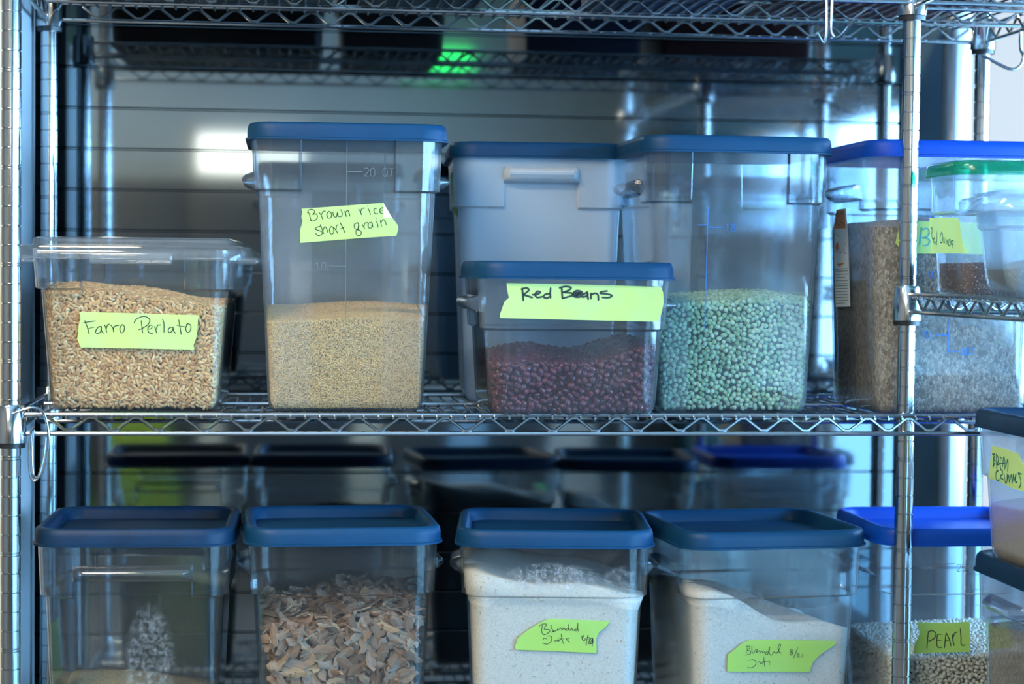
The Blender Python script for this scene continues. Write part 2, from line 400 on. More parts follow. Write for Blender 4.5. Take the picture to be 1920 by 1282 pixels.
def shelf(unit, X0, X1, Y0, Y1, zt, zb, wires='y', pitch=.0196, zig=.0587, off=.045):
    """one wire shelf: rails with zig-zag trusses, deck wires and corner collars"""
    s = empty('shelf', unit)
    ins = .022
    def truss(name, axis, a0, a1, o, mid=False):
        mb = MB(); P = (lambda c, z: (c, o, z)) if axis == 'x' else (lambda c, z: (o, c, z))
        mb.tube([P(a0+ins-.004, zt), P(a1-ins+.004, zt)], .0031, 8)
        mb.tube([P(a0+ins-.002, zb), P(a1-ins+.002, zb)], .0031, 8)
        n = 2*round((a1-a0-2*off)/zig); zigzag(a0+off, a0+off+n*zig/2, zt-.0045, zb+.0045, n, .0021, mb, axis, o)
        mb.build(name, M['wire'], s)
    truss('front_truss', 'x', X0, X1, Y0-.004); truss('middle_truss', 'x', X0, X1, (Y0+Y1)/2, True); truss('rear_truss', 'x', X0, X1, Y1+.004)
    truss('side_truss', 'y', Y0, Y1, X0-.002); truss('side_truss', 'y', Y0, Y1, X1+.002)
    mb = MB()
    if wires == 'y':
        n = int((X1-X0-.05)/pitch); x_s = X0+.0525+.0-pitch*1
        for i in range(n):
            x = x_s+i*pitch
            if X0+.02 < x < X1-.02: mb.tube([(x, Y0-.0095, zt-.0042), (x, Y1+.0065, zt-.0042)], .0018, 8)
        for y in (Y0+.105, Y0+.315): mb.tube([(X0+.01, y, zt-.0078), (X1-.01, y, zt-.0078)], .0026, 6)
    else:
        n = int((Y1-Y0-.04)/pitch)
        for i in range(n):
            y = Y0+.03+i*pitch
            mb.tube([(X0-.0065, y, zt-.0042), (X1+.0065, y, zt-.0042)], .0018, 8)
    mb.build('deck_wires', M['wire'], s)
    for (x, y) in ((X0, Y0), (X1, Y0), (X0, Y1), (X1, Y1)):
        mb = MB()
        mb.lathe([(R_POST+.0006, zb-.012), (.0205, zb-.012), (.0205, zb-.006), (.0185, zt+.008), (.0165, zt+.012), (R_POST+.0006, zt+.013)], 28, (x, y))
        mb.lathe([(R_POST+.0004, zb-.019), (.0185, zb-.019), (.0190, zb-.0125), (R_POST+.0004, zb-.0121)], 28, (x, y), 1)
        mb.build('collar', [M['chrome'], M['black_sleeve']], s)
    return s
UX1, UY1 = 1.473, .42
unit = thing('wire_shelving', 'long chromed wire shelving unit against the ribbed steel wall, loaded with bins', 'shelving', (0, 0, 0))
for (x, y, zr) in ((0, 0, .5005), (0, UY1, .6044), (UX1, UY1, .55), (UX1, 0, .5)):
    o = post_mesh(FLOOR+.02, .95, zr).build('post', M['chrome'], unit, angle=25); o.location = (x, y, 0)
    mb = MB(); mb.lathe([(.014, FLOOR), (.016, FLOOR+.004), (.016, FLOOR+.015), (.008, FLOOR+.03)], 20, (x, y)); mb.build('foot', M['black_sleeve'], unit)
ZDECK = .0471
for (zt, zb) in ((.0495, .0245), (.6455, .6205), (-.514, -.539)):
    shelf(unit, 0, UX1, 0, UY1, zt, zb)
RX0, RY1, RX1, RY0 = 1.2195, .012, 1.68, -.90
unit2 = thing('wire_shelving', 'second wire shelving unit at the right, its post in front of the long unit', 'shelving', (0, 0, 0))
for (x, y) in ((RX0, RY1), (RX0, RY0), (RX1, RY1), (RX1, RY0)):
    o = post_mesh(FLOOR+.02, .95, .4958).build('post', M['chrome'], unit2, angle=25); o.location = (x, y, 0)
    mb = MB(); mb.lathe([(.014, FLOOR), (.016, FLOOR+.004), (.016, FLOOR+.015), (.008, FLOOR+.03)], 20, (x, y)); mb.build('foot', M['black_sleeve'], unit2)
for (zt, zb) in ((.2175, .1935), (.640, .6155), (-.534, -.559)):
    shelf(unit2, RX0, RX1, RY0, RY1, zt, zb, wires='x')

# ------------------------------------------------------------------ storage bins
def perimeter(W, D, rc, breaks):
    """list of (face, u, px, py, nx, ny) round a rounded rectangle; px,py on the outline"""
    out = []
    hw, hd = W/2, D/2
    def side(face, L, mk):
        a = L/2-rc
        us = set(np.linspace(-a, a, 9).round(5))
        for b in breaks.get(face, ()):
            for s_ in (-1, 1):
                if b < a: us |= {round(s_*b-.0012, 5), round(s_*b+.0012, 5)}
        us = sorted(us)
        for u in us: out.append((face,)+mk(u))
    def corner(cx, cy, a0):
        for k in range(1, 8):
            a = math.radians(a0+90*k/8); out.append(('c', 0, cx+rc*math.cos(a), cy+rc*math.sin(a), math.cos(a), math.sin(a)))
    side('front', W, lambda u: (u, u, -hd, 0, -1)); corner(hw-rc, -hd+rc, -90)
    side('right', D, lambda u: (u, hw, u, 1, 0)); corner(hw-rc, hd-rc, 0)
    side('back', W, lambda u: (u, -u, hd, 0, 1)); corner(-hw+rc, hd-rc, 90)
    side('left', D, lambda u: (u, -hw, -u, -1, 0)); corner(-hw+rc, -hd+rc, 180)
    return out
class Bin:
    def __init__(s, W, D, H, taper=.018, rc=.03, hb=.072, band=.008, hh=.052, hw=.16, handles=('left', 'right'), lugs=(), lug_w=.07, t=.003, rb=.018):
        s.__dict__.update(locals())
        br = {}
        for f_ in handles: br[f_] = (hw/2,)
        for f_ in lugs: br[f_] = ((W if f_ in ('front', 'back') else D)/2-lug_w,)
        s.P = perimeter(W, D, rc, br)
    def off(s, pt, z, sub=0.0, bare=False):
        face, u = pt[0], pt[1]
        o = -s.taper*(1-z/s.H)-sub
        if z < s.rb: o -= s.rb*.7*(1-math.sqrt(max(0, 1-(1-z/s.rb)**2)))
        if bare: return o
        zb = s.H-s.hb
        if face in s.lugs and abs(u) < (s.W if face in ('front', 'back') else s.D)/2-s.lug_w: return o
        if face in s.handles and abs(u) < s.hw/2:
            zh = s.H-s.hh
            if z > zh:
                o += s.band
                if z < zh+.022: o += .017*math.sin(PI*min(1, max(0, (z-zh)/.022)))**.6*(min(1, (s.hw/2-abs(u))/.008+.35))
            return o
        return o+(s.band if z > zb else 0)
    def pos(s, pt, z, sub=0.0, bare=False):
        o = s.off(pt, z, sub, bare); return (pt[2]+pt[4]*o, pt[3]+pt[5]*o, z)
    def front_y(s, z, u=0): return -s.D/2-s.off(('front', u), z)
    def face_out(s, face, z, u=0): return (s.D if face in ('front', 'back') else s.W)/2+s.off((face, u), z)
    def shell(s, parent, mats, name='body', frost_u=None):
        e = .0016; H, hb, hh = s.H, s.hb, s.hh
        zl = [0, s.rb*.12, s.rb*.35, s.rb*.65, s.rb] + list(np.linspace(s.rb, H-hb-.01, 7)[1:]) + [H-hb-e, H-hb+e]
        if s.handles: zl += [H-hh-e, H-hh+e]+[H-hh+.022*k/6 for k in range(1, 7)]
        zl += list(np.linspace(H-max(0, hh-.022) if s.handles else H-hb, H, 4)[1:])
        zl = sorted(set(round(z, 5) for z in zl)); P = s.P; n = len(P); mb = MB(); V = []; Fc = []; mi = []
        for z in zl: V += [s.pos(q, z) for q in P]
        zi = [max(z, s.t) for z in zl]
        inner0 = len(V)
        for z, zz in zip(zl, zi):
            V += [(lambda c: (c[0], c[1], zz))(s.pos(q, z, s.t)) for q in P]
        L = len(zl)
        for i in range(L-1):
            for k in range(n):
                a, b, c, d = i*n+k, i*n+(k+1) % n, (i+1)*n+(k+1) % n, (i+1)*n+k
                fr = 0
                if frost_u is not None and zl[i+1] <= H-hb and not (P[k][0] in ('front', 'back') and abs(P[k][1]) < frost_u and abs(P[(k+1) % n][1]) < frost_u and P[(k+1) % n][0] != 'c'): fr = 1
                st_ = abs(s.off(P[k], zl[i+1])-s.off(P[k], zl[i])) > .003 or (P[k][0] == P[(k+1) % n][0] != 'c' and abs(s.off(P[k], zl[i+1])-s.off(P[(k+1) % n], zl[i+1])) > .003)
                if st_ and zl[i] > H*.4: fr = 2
                Fc.append((a, b, c, d)); mi.append(fr)
                Fc.append((inner0+a, inner0+d, inner0+c, inner0+b)); mi.append(0)
        for k in range(n):
            a, b = (L-1)*n+k, (L-1)*n+(k+1) % n
            Fc.append((a, b, inner0+b, inner0+a)); mi.append(0)
        Fc.append(tuple(range(n-1, -1, -1))); mi.append(0)
        Fc.append(tuple(inner0+k for k in range(n))); mi.append(0)
        mb.v, mb.f, mb.mi = V, Fc, mi
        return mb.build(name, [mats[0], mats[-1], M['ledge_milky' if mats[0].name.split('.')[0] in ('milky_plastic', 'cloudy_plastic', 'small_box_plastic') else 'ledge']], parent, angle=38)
    def lid(s, parent, material, over=.013, th=.019, rim=.017, deep=.017, z=None, name='lid', r=None):
        z = s.H if z is None else z
        W, D, rc = s.W+2*over, s.D+2*over, s.rc+over
        mb = MB()
        mb.rr_loft((0, 0), W, D, rc, [(-over*.9, z-.004), (-.004, z-.0045), (.0012, z-.005), (.0012, z-.0025), (-.0012, z-.0015), (-.0014, z+th*.5), (-.003, z+th*.85), (-.006, z+th), (-rim*.75, z+th*1.0), (-rim, z+th*.75), (-rim-.003, z+th-deep), (-rim-.03, z+th-deep+.0005)], nc=8)
        return mb.build(name, material, parent, angle=50)
    def fill(s, hf, sub, nring=14, nseg=6):
        """closed bulk surface that fills the bin up to the height function"""
        P = s.P; n = len(P); V = []; Fq = []
        top = []
        for q in P:
            x, y, _ = s.pos(q, .05, s.t+sub, True); top.append(hf(x/(s.W/2), y/(s.D/2)))
        zmin = s.t+sub
        for j in range(nring+1):
            for k, q in enumerate(P):
                f_ = j/nring; z = zmin+(top[k]-zmin)*f_
                c = s.pos(q, z, s.t+sub); V.append(c)
        for j in range(nring):
            for k in range(n):
                a, b, c, d = j*n+k, j*n+(k+1) % n, (j+1)*n+(k+1) % n, (j+1)*n+k
                Fq += [(a, b, c), (a, c, d)]
        base = nring*n
        for m_ in range(1, nseg+1):
            g = 1-m_/nseg
            for k, q in enumerate(P):
                c = V[base+k]; x, y = c[0]*g, c[1]*g
                V.append((x, y, hf(x/(s.W/2), y/(s.D/2))))
            r0 = base if m_ == 1 else len(V)-2*n; r1 = len(V)-n
            for k in range(n):
                a, b, c, d = r0+k, r0+(k+1) % n, r1+(k+1) % n, r1+k
                Fq += [(a, b, c), (a, c, d)]
        cb = len(V); V.append((0, 0, zmin))
        for k in range(n): Fq.append(((k+1) % n, k, cb))
        return np.array(V, float), np.array(Fq, int)

def ico(sub=1):
    import bmesh
    bm = bmesh.new(); bmesh.ops.create_icosphere(bm, subdivisions=sub, radius=1.0)
    bm.verts.ensure_lookup_table()
    V = np.array([v.co[:] for v in bm.verts]); Fq = np.array([[v.index for v in f.verts] for f in bm.faces]); bm.free(); return V, Fq
ICO1, ICO2 = ico(1), ico(2)
def sample_surface(V, Fq, count, keep=None):
    T = V[Fq]; nrm = np.cross(T[:, 1]-T[:, 0], T[:, 2]-T[:, 0]); ar = np.linalg.norm(nrm, axis=1)/2; nrm /= (2*ar[:, None]+1e-12)
    w = ar.copy()
    if keep is not None: w *= keep(T.mean(1), nrm)
    ids = RNG.choice(len(Fq), count, p=w/w.sum()); u, v = RNG.random(count), RNG.random(count); f_ = u+v > 1; u[f_], v[f_] = 1-u[f_], 1-v[f_]
    return T[ids, 0]+u[:, None]*(T[ids, 1]-T[ids, 0])+v[:, None]*(T[ids, 2]-T[ids, 0]), nrm[ids]
def frames(nrm, tilt):
    n = len(nrm); a = nrm+RNG.normal(0, tilt, (n, 3)); a /= np.linalg.norm(a, axis=1)[:, None]
    t = RNG.normal(0, 1, (n, 3)); t -= a*(t*a).sum(1)[:, None]; t /= np.linalg.norm(t, axis=1)[:, None]
    b = np.cross(a, t); return t, b, a
def scatter(V0, F0, dims, pts, nrm, tilt, jit=.2, horiz=0.0):
    t, b, a = frames(nrm, tilt)
    k = len(pts); s = 1+RNG.normal(0, jit, (k, 3))*np.array([1, .6, .6]); d = np.array(dims)*np.clip(s, .6, 1.5)
    R = np.stack([t*d[:, :1], b*d[:, 1:2], a*d[:, 2:3]], axis=1)
    VV = np.einsum('vj,kjc->kvc', V0, R)+pts[:, None, :]
    FF = F0[None]+(np.arange(k)*len(V0))[:, None, None]
    return VV.reshape(-1, 3), FF.reshape(-1, 3)
def spaced(pts, nrm, r, most=10**9):
    """thin a cloud of points so that no two stand closer than r"""
    grid, keep = {}, []; r2 = r*r; K = np.floor(pts/r).astype(int); L = pts.tolist()
    for i in range(len(L)):
        kx, ky, kz = K[i]; p = L[i]; ok = True
        for a in (-1, 0, 1):
            for b in (-1, 0, 1):
                for c in (-1, 0, 1):
                    for j in grid.get((kx+a, ky+b, kz+c), ()):
                        q = L[j]
                        if (p[0]-q[0])**2+(p[1]-q[1])**2+(p[2]-q[2])**2 < r2: ok = False; break
                    if not ok: break
                if not ok: break
            if not ok: break
        if ok:
            grid.setdefault((kx, ky, kz), []).append(i); keep.append(i)
            if len(keep) >= most: break
    return keep
def kernels(b, hf, sub, base, dims, r, count, tilt, keep, jit=.12, sink=.5, shrink=.97):
    """a bulk core with two packed layers of kernels on it"""
    V, Fq = b.fill(hf, sub)
    Vs, Fs, tot = [], [], 0
    for layer in (0, 1):
        p, n = sample_surface(V, Fq, count, keep); k = spaced(p, n, r*(1 if layer == 0 else 1.05)); p, n = p[k], n[k]
        p = p-n*(dims[2]*(RNG.random((len(p), 1))*.35+(0 if layer == 0 else sink+.6)))
        gv, gf = scatter(base[0], base[1], dims, p, n, tilt, jit); Vs.append(gv); Fs.append(gf+tot); tot += len(gv)
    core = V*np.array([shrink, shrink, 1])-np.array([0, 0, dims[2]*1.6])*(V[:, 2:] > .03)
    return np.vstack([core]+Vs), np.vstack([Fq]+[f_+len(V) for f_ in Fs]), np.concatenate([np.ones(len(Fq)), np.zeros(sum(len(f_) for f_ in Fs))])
def seen(T, n):
    """kernels only where the pile can be looked at: front, sides and top"""
    return np.where((n[:, 2] < -.5) & (T[:, 2] < .02), 0, np.where(n[:, 1] > .6, .0, np.where(n[:, 1] < -.3, 1.0, np.where(n[:, 2] > .5, .8, .55))))

# ------------------------------------------------------------------ tape labels and handwriting
def smooth_line(pts, k=5):
    P = [np.array(q, float) for q in pts]
    if len(P) < 3: return P
    out = []
    for i in range(len(P)-1):
        p0, p1, p2, p3 = P[max(0, i-1)], P[i], P[i+1], P[min(len(P)-1, i+2)]
        for j in range(k):
            t = j/k
            out.append(.5*((2*p1)+(-p0+p2)*t+(2*p0-5*p1+4*p2-p3)*t*t+(-p0+3*p1-3*p2+p3)*t**3))
    out.append(P[-1]); return out
class Face:
    """maps (u, v) in metres on a bin's side to bin space"""
    def __init__(s, b, face, u0, v0, zmin=0): s.b, s.face, s.u0, s.v0, s.zmin = b, face, u0, v0, zmin
    def __call__(s, u, v, lift):
        uu, z = s.u0+u, s.v0+v; h = s.b.face_out(s.face, max(z, s.zmin), uu)+lift
        return {'front': (uu, -h, z), 'left': (-h, -uu, z), 'right': (h, uu, z)}[s.face]
def tape(parent, F_, poly, material, name='tape_label', lift=.0006, fold=None, back=None):
    """thin strip with torn ends, its outline given in metres"""
    out = []
    for i in range(len(poly)):
        a, b = np.array(poly[i]), np.array(poly[(i+1) % len(poly)]); n = max(1, int(np.linalg.norm(b-a)/.008))
        for k in range(n):
            q = a+(b-a)*k/n
            out.append(q)
    mb = MB(); n = len(out)
    V = [F_(q[0], q[1], lift) for q in out]+[F_(q[0], q[1], lift-.0003) for q in out]
    mb.add(V, [tuple(range(n))]+[(k, n+k, n+(k+1) % n, (k+1) % n) for k in range(n)])
    mats = [material]
    if fold:
        mats.append(M['tape_back']); nf = len(fold)
        mb.add([F_(q[0], q[1], lift+.0005) for q in fold], [tuple(range(nf))], 1)
    return mb.build(name, mats, parent, smooth=False)
def writing(parent, F_, strokes, w, material, name='handwriting', lift=.0011, k=5):
    mb = MB()
    for st in strokes:
        P = smooth_line(st, k); L = len(P)
        V = []
        for i in range(L):
            a = P[min(L-1, i+1)]-P[max(0, i-1)]; l = np.linalg.norm(a); a = a/l if l > 1e-9 else np.array([1., 0]); nn = np.array([-a[1], a[0]])
            ww = w*(1 if 0 < i < L-1 else .6)/2
            e = a*(w*.3)*(1 if i == L-1 else (-1 if i == 0 else 0))
            V += [F_(*(P[i]+nn*ww+e), lift), F_(*(P[i]-nn*ww+e), lift)]
        mb.add(V, [(2*i, 2*i+1, 2*i+3, 2*i+2) for i in range(L-1)])
    return mb.build(name, material, parent, smooth=False)
class Px:
    """zoomed-photo units to metres about a centre"""
    def __init__(s, ox, oy, k, cx, cy, sc): s.a = (ox, oy, k, cx, cy, sc)
    def __call__(s, pts):
        ox, oy, k, cx, cy, sc = s.a; return [((ox+x/k-cx)/sc, -(oy+y/k-cy)/sc) for x, y in pts]

GL = {  # stroke letters for the moulded scales, unit height
 '0': [[(0, .2), (.15, 0), (.4, 0), (.55, .2), (.55, .8), (.4, 1), (.15, 1), (0, .8), (0, .2)]], '1': [[(.1, .8), (.3, 1), (.3, 0)]],
 '2': [[(0, .8), (.15, 1), (.4, 1), (.55, .8), (.5, .55), (0, 0), (.55, 0)]], '5': [[(.5, 1), (.05, 1), (0, .55), (.3, .6), (.52, .4), (.5, .12), (.3, 0), (0, .08)]],
 '8': [[(.28, .52), (.05, .7), (.1, .95), (.28, 1), (.48, .93), (.5, .7), (.28, .52), (.0, .28), (.08, .04), (.28, 0), (.5, .05), (.55, .28), (.28, .52)]],
 'L': [[(.05, 1), (.05, 0), (.5, 0)]], 'Q': [[(0, .2), (.15, 0), (.4, 0), (.55, .2), (.55, .8), (.4, 1), (.15, 1), (0, .8), (0, .2)], [(.35, .25), (.6, -.05)]],
 'T': [[(0, 1), (.6, 1)], [(.3, 1), (.3, 0)]], ' ': []}
def lettering(txt, x, y, h):
    out = []
    for ch in txt:
        for st in GL[ch]: out.append([(x+a*h, y+b*h) for a, b in st])
        x += h*.78
    return out
def scale_marks(parent, F_, segs, w, material):
    mb = MB()
    for st in segs:
        for a, b in zip(st[:-1], st[1:]):
            a, b = np.array(a, float), np.array(b, float); d = b-a; l = np.linalg.norm(d); d /= l; nn = np.array([-d[1], d[0]])*w/2
            L_ = max(1, int(l/.01)); V = []
            for i in range(L_+1):
                q = a+(b-a)*i/L_; V += [F_(*(q+nn), .0005), F_(*(q-nn), .0005)]
            mb.add(V, [(2*i, 2*i+1, 2*i+3, 2*i+2) for i in range(L_)])
    return mb.build('measuring_scale', material, parent, smooth=False)

def make_bin(name, label, b, xc, yf, zbase, rz, mats, lidmat, frost_u=None, cat='food bin', lid_kw={}, yoff=.013, group='plastic food bins'):
    """yf: where the lid's front edge stands"""
    yc = yf+b.D/2+yoff
    t = thing(name, label, cat, (xc, yc, zbase), math.radians(rz), group)
    b.root = t; b.loc = (xc, yc, zbase, math.radians(rz))
    b.shell(t, mats, frost_u=frost_u)
    if lidmat: b.lid(t, lidmat, **lid_kw)
    return t
def contents(b, o):
    o.location = (b.loc[0], b.loc[1], b.loc[2]); o.rotation_euler = (0, 0, b.loc[3]); return o
def local(b, P):
    """world point -> bin space"""
    d = np.array(P)-np.array(b.loc[:3]); c, s_ = math.cos(-b.loc[3]), math.sin(-b.loc[3]); return np.array([c*d[0]-s_*d[1], s_*d[0]+c*d[1], d[2]])
def face_at(b, face, px, py, zmin=0):
    """Face centred where the pixel meets the bin's side"""
    off = 0.0
    for _ in range(4):
        if face == 'front':
            l = local(b, at(px, py, b.loc[1]-b.D/2-off)); off = b.face_out('front', max(zmin, l[2]), l[0])-b.D/2
            u = l[0]
        else:
            l = local(b, atX(px, py, b.loc[0]-b.W/2-off)); off = b.face_out('left', max(zmin, l[2]), -l[1])-b.W/2
            u = -l[1]
    return Face(b, face, u, l[2], zmin)
def bump(x, c, w): return math.exp(-((x-c)/w)**2)
def bulk(b, name, label, material, hf, sub=.0006, cat='grain', nring=14):
    V, Fq = b.fill(hf, sub, nring)
    o = np_mesh(name, V, Fq, [material]); contents(b, o); tag(o, label, cat, kind='stuff'); return o

clear = lambda n, **k: plastic(n, **k)
# ---- farro bin (clear box with a clear lid)
bA = Bin(.262, .235, .222, taper=.018, rc=.028, hb=.055, band=.007, handles=(), lugs=('front', 'back', 'left', 'right'), lug_w=.062, rb=.02)
mA = clear('farro_bin_plastic', haze=.035, scuff=.02)
tA = make_bin('food_bin', 'short clear bin of pale brown farro under a clear lid', bA, .1585, .036, ZDECK, -2.5, [mA], None, yoff=.02)
mb = MB()                                    # clear snap lid: flange with drooping skirt, raised panel, corner lips
H = bA.H
mb.rr_loft((0, 0), bA.W+.044, bA.D+.05, .03, [(-.006, H-.012), (0, H-.014), (0, H-.002), (-.003, H+.004), (-.018, H+.006), (-.020, H+.013), (-.026, H+.016), (-.034, H+.016), (-.038, H+.010), (-.07, H+.010)], nc=6)
for sx in (-1, 1):
    mb.box(sx*.148-.02, sx*.148+.02, -.135, -.075, H-.019, H-.010, bev=.004); mb.box(sx*.148-.02, sx*.148+.02, .075, .135, H-.019, H-.010, bev=.004)
mb.box(-.055, .055, -.146, -.139, H-.020, H-.004, bev=.003)
mb.build('lid', clear('clear_lid', haze=.10, scuff=.02), tA, angle=45)
farro_cols = [(.38, .17, .06), (.60, .32, .125), (.68, .40, .17), (.75, .48, .22), (.50, .26, .10), (.82, .60, .33)]
hfA = lambda x, y: .156+.006*bump(x, -.55, .5)-.016*max(0, x+.1)+.012*bump(y, .1, .8)+.002*math.sin(7*x+3*y)
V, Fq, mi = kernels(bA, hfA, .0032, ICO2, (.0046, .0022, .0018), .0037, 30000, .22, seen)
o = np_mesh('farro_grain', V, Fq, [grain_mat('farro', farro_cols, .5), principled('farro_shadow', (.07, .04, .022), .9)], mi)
contents(bA, o); tag(o, 'pale brown farro kernels filling the short clear bin at the left', 'grain', kind='stuff')
# ---- brown rice bin
bB = Bin(.252, .252, .379, taper=.019, rc=.028, hb=.074, band=.006, hh=.068, hw=.11, lugs=('front', 'back'), lug_w=.062)
mB = clear('rice_bin_plastic', haze=.085, scuff=.03, hcol=(.62, .66, .68)); mBf = clear('rice_bin_frosted', haze=.17, scuff=.03, hcol=(.62, .66, .70))
tB = make_bin('food_bin', 'tall cloudy bin of brown rice, its tape reading Brown rice short grain', bB, .4425, .055, ZDECK, 0, [mB, mBf], M['navy'], frost_u=.062)
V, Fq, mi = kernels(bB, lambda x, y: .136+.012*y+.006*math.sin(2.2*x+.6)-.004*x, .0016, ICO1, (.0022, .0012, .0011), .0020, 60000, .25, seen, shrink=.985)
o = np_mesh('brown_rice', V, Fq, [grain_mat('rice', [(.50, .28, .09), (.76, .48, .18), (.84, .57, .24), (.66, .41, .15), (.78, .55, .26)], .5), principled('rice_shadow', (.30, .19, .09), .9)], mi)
contents(bB, o); tag(o, 'pale brown short grain rice filling the lower half of the tall cloudy bin', 'grain', kind='stuff')
# ---- white bin behind
bC = Bin(.250, .250, .370, taper=.016, rc=.03, hb=.078, band=.006, hh=.040, hw=.11, handles=('front', 'back'))
mC = plastic('milky_plastic', haze=.5, milky=.62, hcol=(.70, .81, .90), tint=(.86, .9, .93), rough=.25, scuff=.01)
tC = make_bin('food_bin', 'milky white bin with a moulded front handle, standing behind the red beans', bC, .742, .245, ZDECK, -3, [mC], M['navy'])
# ---- red beans bin
bD = Bin(.252, .235, .192, taper=.012, rc=.032, hb=.073, band=.006, hh=.05, hw=.14, rb=.022)
mD = clear('bean_bin_plastic', haze=.055, scuff=.02, hcol=(.52, .55, .62))
tD = make_bin('food_bin', 'low scuffed bin of dark red beans, its tape reading Red Beans', bD, .7465, -.045, ZDECK, 0, [mD], M['navy'])
hfD = lambda x, y: .074+.022/(1+math.exp(-(x-.45)*9))+.012*bump(x, -.35, .3)*max(0, y+1)*.5+.014*(y+1)*.5-.004
V, Fq = bD.fill(hfD, .006)
bean_cols = [(.045, .004, .014), (.085, .009, .024), (.06, .006, .018), (.12, .015, .030), (.04, .005, .016)]
m_bean = grain_mat('red_bean_skin', bean_cols, .28, .55); m_eye = principled('bean_eye', (.75, .72, .68), .5)
bv, bf = ICO2; bvk = bv.copy(); bvk[:, 1] += .18*(bvk[:, 0]**2)-.08
eye = np.array([1 if (bv[f_].mean(0)[1] < -.915) else 0 for f_ in bf])
bl_v = (bvk*np.array([.0060, .0043, .0038]))
pts, nr = sample_surface(V, Fq, 26000, seen)
k_ = spaced(pts, nr, .0074); p1, n1 = pts[k_], nr[k_]
pts2, nr2 = sample_surface(V, Fq, 12000, seen); k_ = spaced(pts2, nr2, .0076); p2, n2 = pts2[k_]-nr2[k_]*.0055, nr2[k_]
V = V*np.array([.955, .955, 1])-np.array([0, 0, .009])*(V[:, 2:] > .03)
# the beans lying nearest, packed against the front, are individuals
front = [i for i in range(len(p1)) if n1[i][1] < -.55][:300]
rest = np.array(sorted(set(range(len(p1)))-set(front)))
pr, nr_ = np.vstack([p1[rest], p2]), np.vstack([n1[rest], n2])
gV, gF = scatter(bvk, bf, (.0060, .0043, .0038), pr-nr_*.001*RNG.random((len(pr), 1)), nr_, .35, .1)
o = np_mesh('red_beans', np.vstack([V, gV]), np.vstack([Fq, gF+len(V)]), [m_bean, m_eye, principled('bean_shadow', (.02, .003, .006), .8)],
            np.concatenate([np.full(len(Fq), 2), np.tile(eye, len(pr))]))
contents(bD, o); tag(o, 'heap of dark red beans lying deep in the low scuffed bin', 'beans', kind='stuff')
bean0 = np_mesh('red_bean', bl_v, bf, [m_bean, m_eye], eye)
T_, B_, A_ = frames(n1[front], .35)
for k, i in enumerate(front):
    o = bean0 if k == 0 else bean0.copy()
    if k: COL.objects.link(o)
    q = p1[i]+n1[i]*.0006
    Rm = Matrix(((T_[k][0], B_[k][0], A_[k][0]), (T_[k][1], B_[k][1], A_[k][1]), (T_[k][2], B_[k][2], A_[k][2])))
    if k % 4 == 0: Rm = Rm @ Matrix.Rotation(-random.uniform(.5, 1.3), 3, 'X')
    o.rotation_euler = Rm.to_euler(); s_ = random.uniform(.85, 1.12); o.scale = (s_, s_, s_)
    o.location = (bD.loc[0]+q[0], bD.loc[1]+q[1], bD.loc[2]+q[2])
    tag(o, 'dark red bean pressed against the front of the Red Beans bin', 'bean', 'beans at the front of the low bin')
# ---- green peas bin
bE = Bin(.254, .250, .370, taper=.020, rc=.03, hb=.074, band=.006, hh=.062, hw=.12, lugs=('front', 'back'), lug_w=.058)
mE = clear('pea_bin_plastic', haze=.05, scuff=.03, tint=(.90, .95, .98)); mEf = clear('pea_bin_frosted', haze=.22, scuff=.03, tint=(.9, .95, .98), hcol=(.6, .68, .75))
tE = make_bin('food_bin', 'tall clear bin half full of dried green peas', bE, .985, .036, ZDECK, 1.5, [mE, mEf], M['navy'], frost_u=.068)
hfE = lambda x, y: .158+.006*(y+1)+.004*math.sin(3*x)
V, Fq, mi = kernels(bE, hfE, .0036, ICO2, (.0034, .0034, .0031), .0060, 30000, .5, seen, jit=.08)
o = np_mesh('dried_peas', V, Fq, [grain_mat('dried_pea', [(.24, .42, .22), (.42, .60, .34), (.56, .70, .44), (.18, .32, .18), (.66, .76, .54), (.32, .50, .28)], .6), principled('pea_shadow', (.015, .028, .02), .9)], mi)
contents(bE, o); tag(o, 'pale green dried peas filling the lower half of the tall clear bin', 'peas', kind='stuff')
# ---- bulgur bin (bright blue lid)
bF = Bin(.246, .265, .367, taper=.013, rc=.035, hb=.078, band=.006, hh=.062, hw=.13)
mF = clear('bulgur_bin_plastic', haze=.10, scuff=.03, tint=(.9, .94, .97))
tF = make_bin('food_bin', 'tall bin of brown bulgur under a bright blue lid on the middle shelf', bF, 1.296, .006, ZDECK, 0, [mF], M['blue'])
bulk(bF, 'bulgur', 'coarse brown bulgur filling most of the tall bin under the bright blue lid', bulk_mat('bulgur_grain', [(.10, .06, .035), (.34, .24, .16), (.50, .40, .30), (.22, .14, .09)], 300, dark=.25, stretch=(1, 1, .6)),
     lambda x, y: .272+.012*x+.012*bump(y, 0, .7))
# ---- the lower row
ZL = -.5164
LOW = dict(taper=.018, rc=.032, hb=.075, band=.007)
bI = Bin(.246, .246, 0.391, hh=.052, hw=.158, handles=('front', 'back'), **LOW)
mI = clear('meal_bin_plastic', haze=.012, scuff=.03, patches=[(.022, .225, .036, .085, .20)])
tI = make_bin('food_bin', 'nearly empty clear bin of cornmeal with a front handle, leftmost in the lower row', bI, .1595, .018, ZL, -1.5, [mI], M['navy_dark'])
bulk(bI, 'cornmeal', 'low mound of pale yellow cornmeal in the leftmost bin of the lower row', bulk_mat('meal', [(.40, .29, .15), (.60, .46, .27), (.50, .37, .21)], 520, bump=.5, dark=.6),
     lambda x, y: .152+.012*bump(x, -.2, .7)-.008*x+.010*y)
bJ = Bin(.246, .246, 0.391, hh=.052, hw=.12, **LOW)
mJ = clear('chip_bin_plastic', haze=.012, scuff=.02)
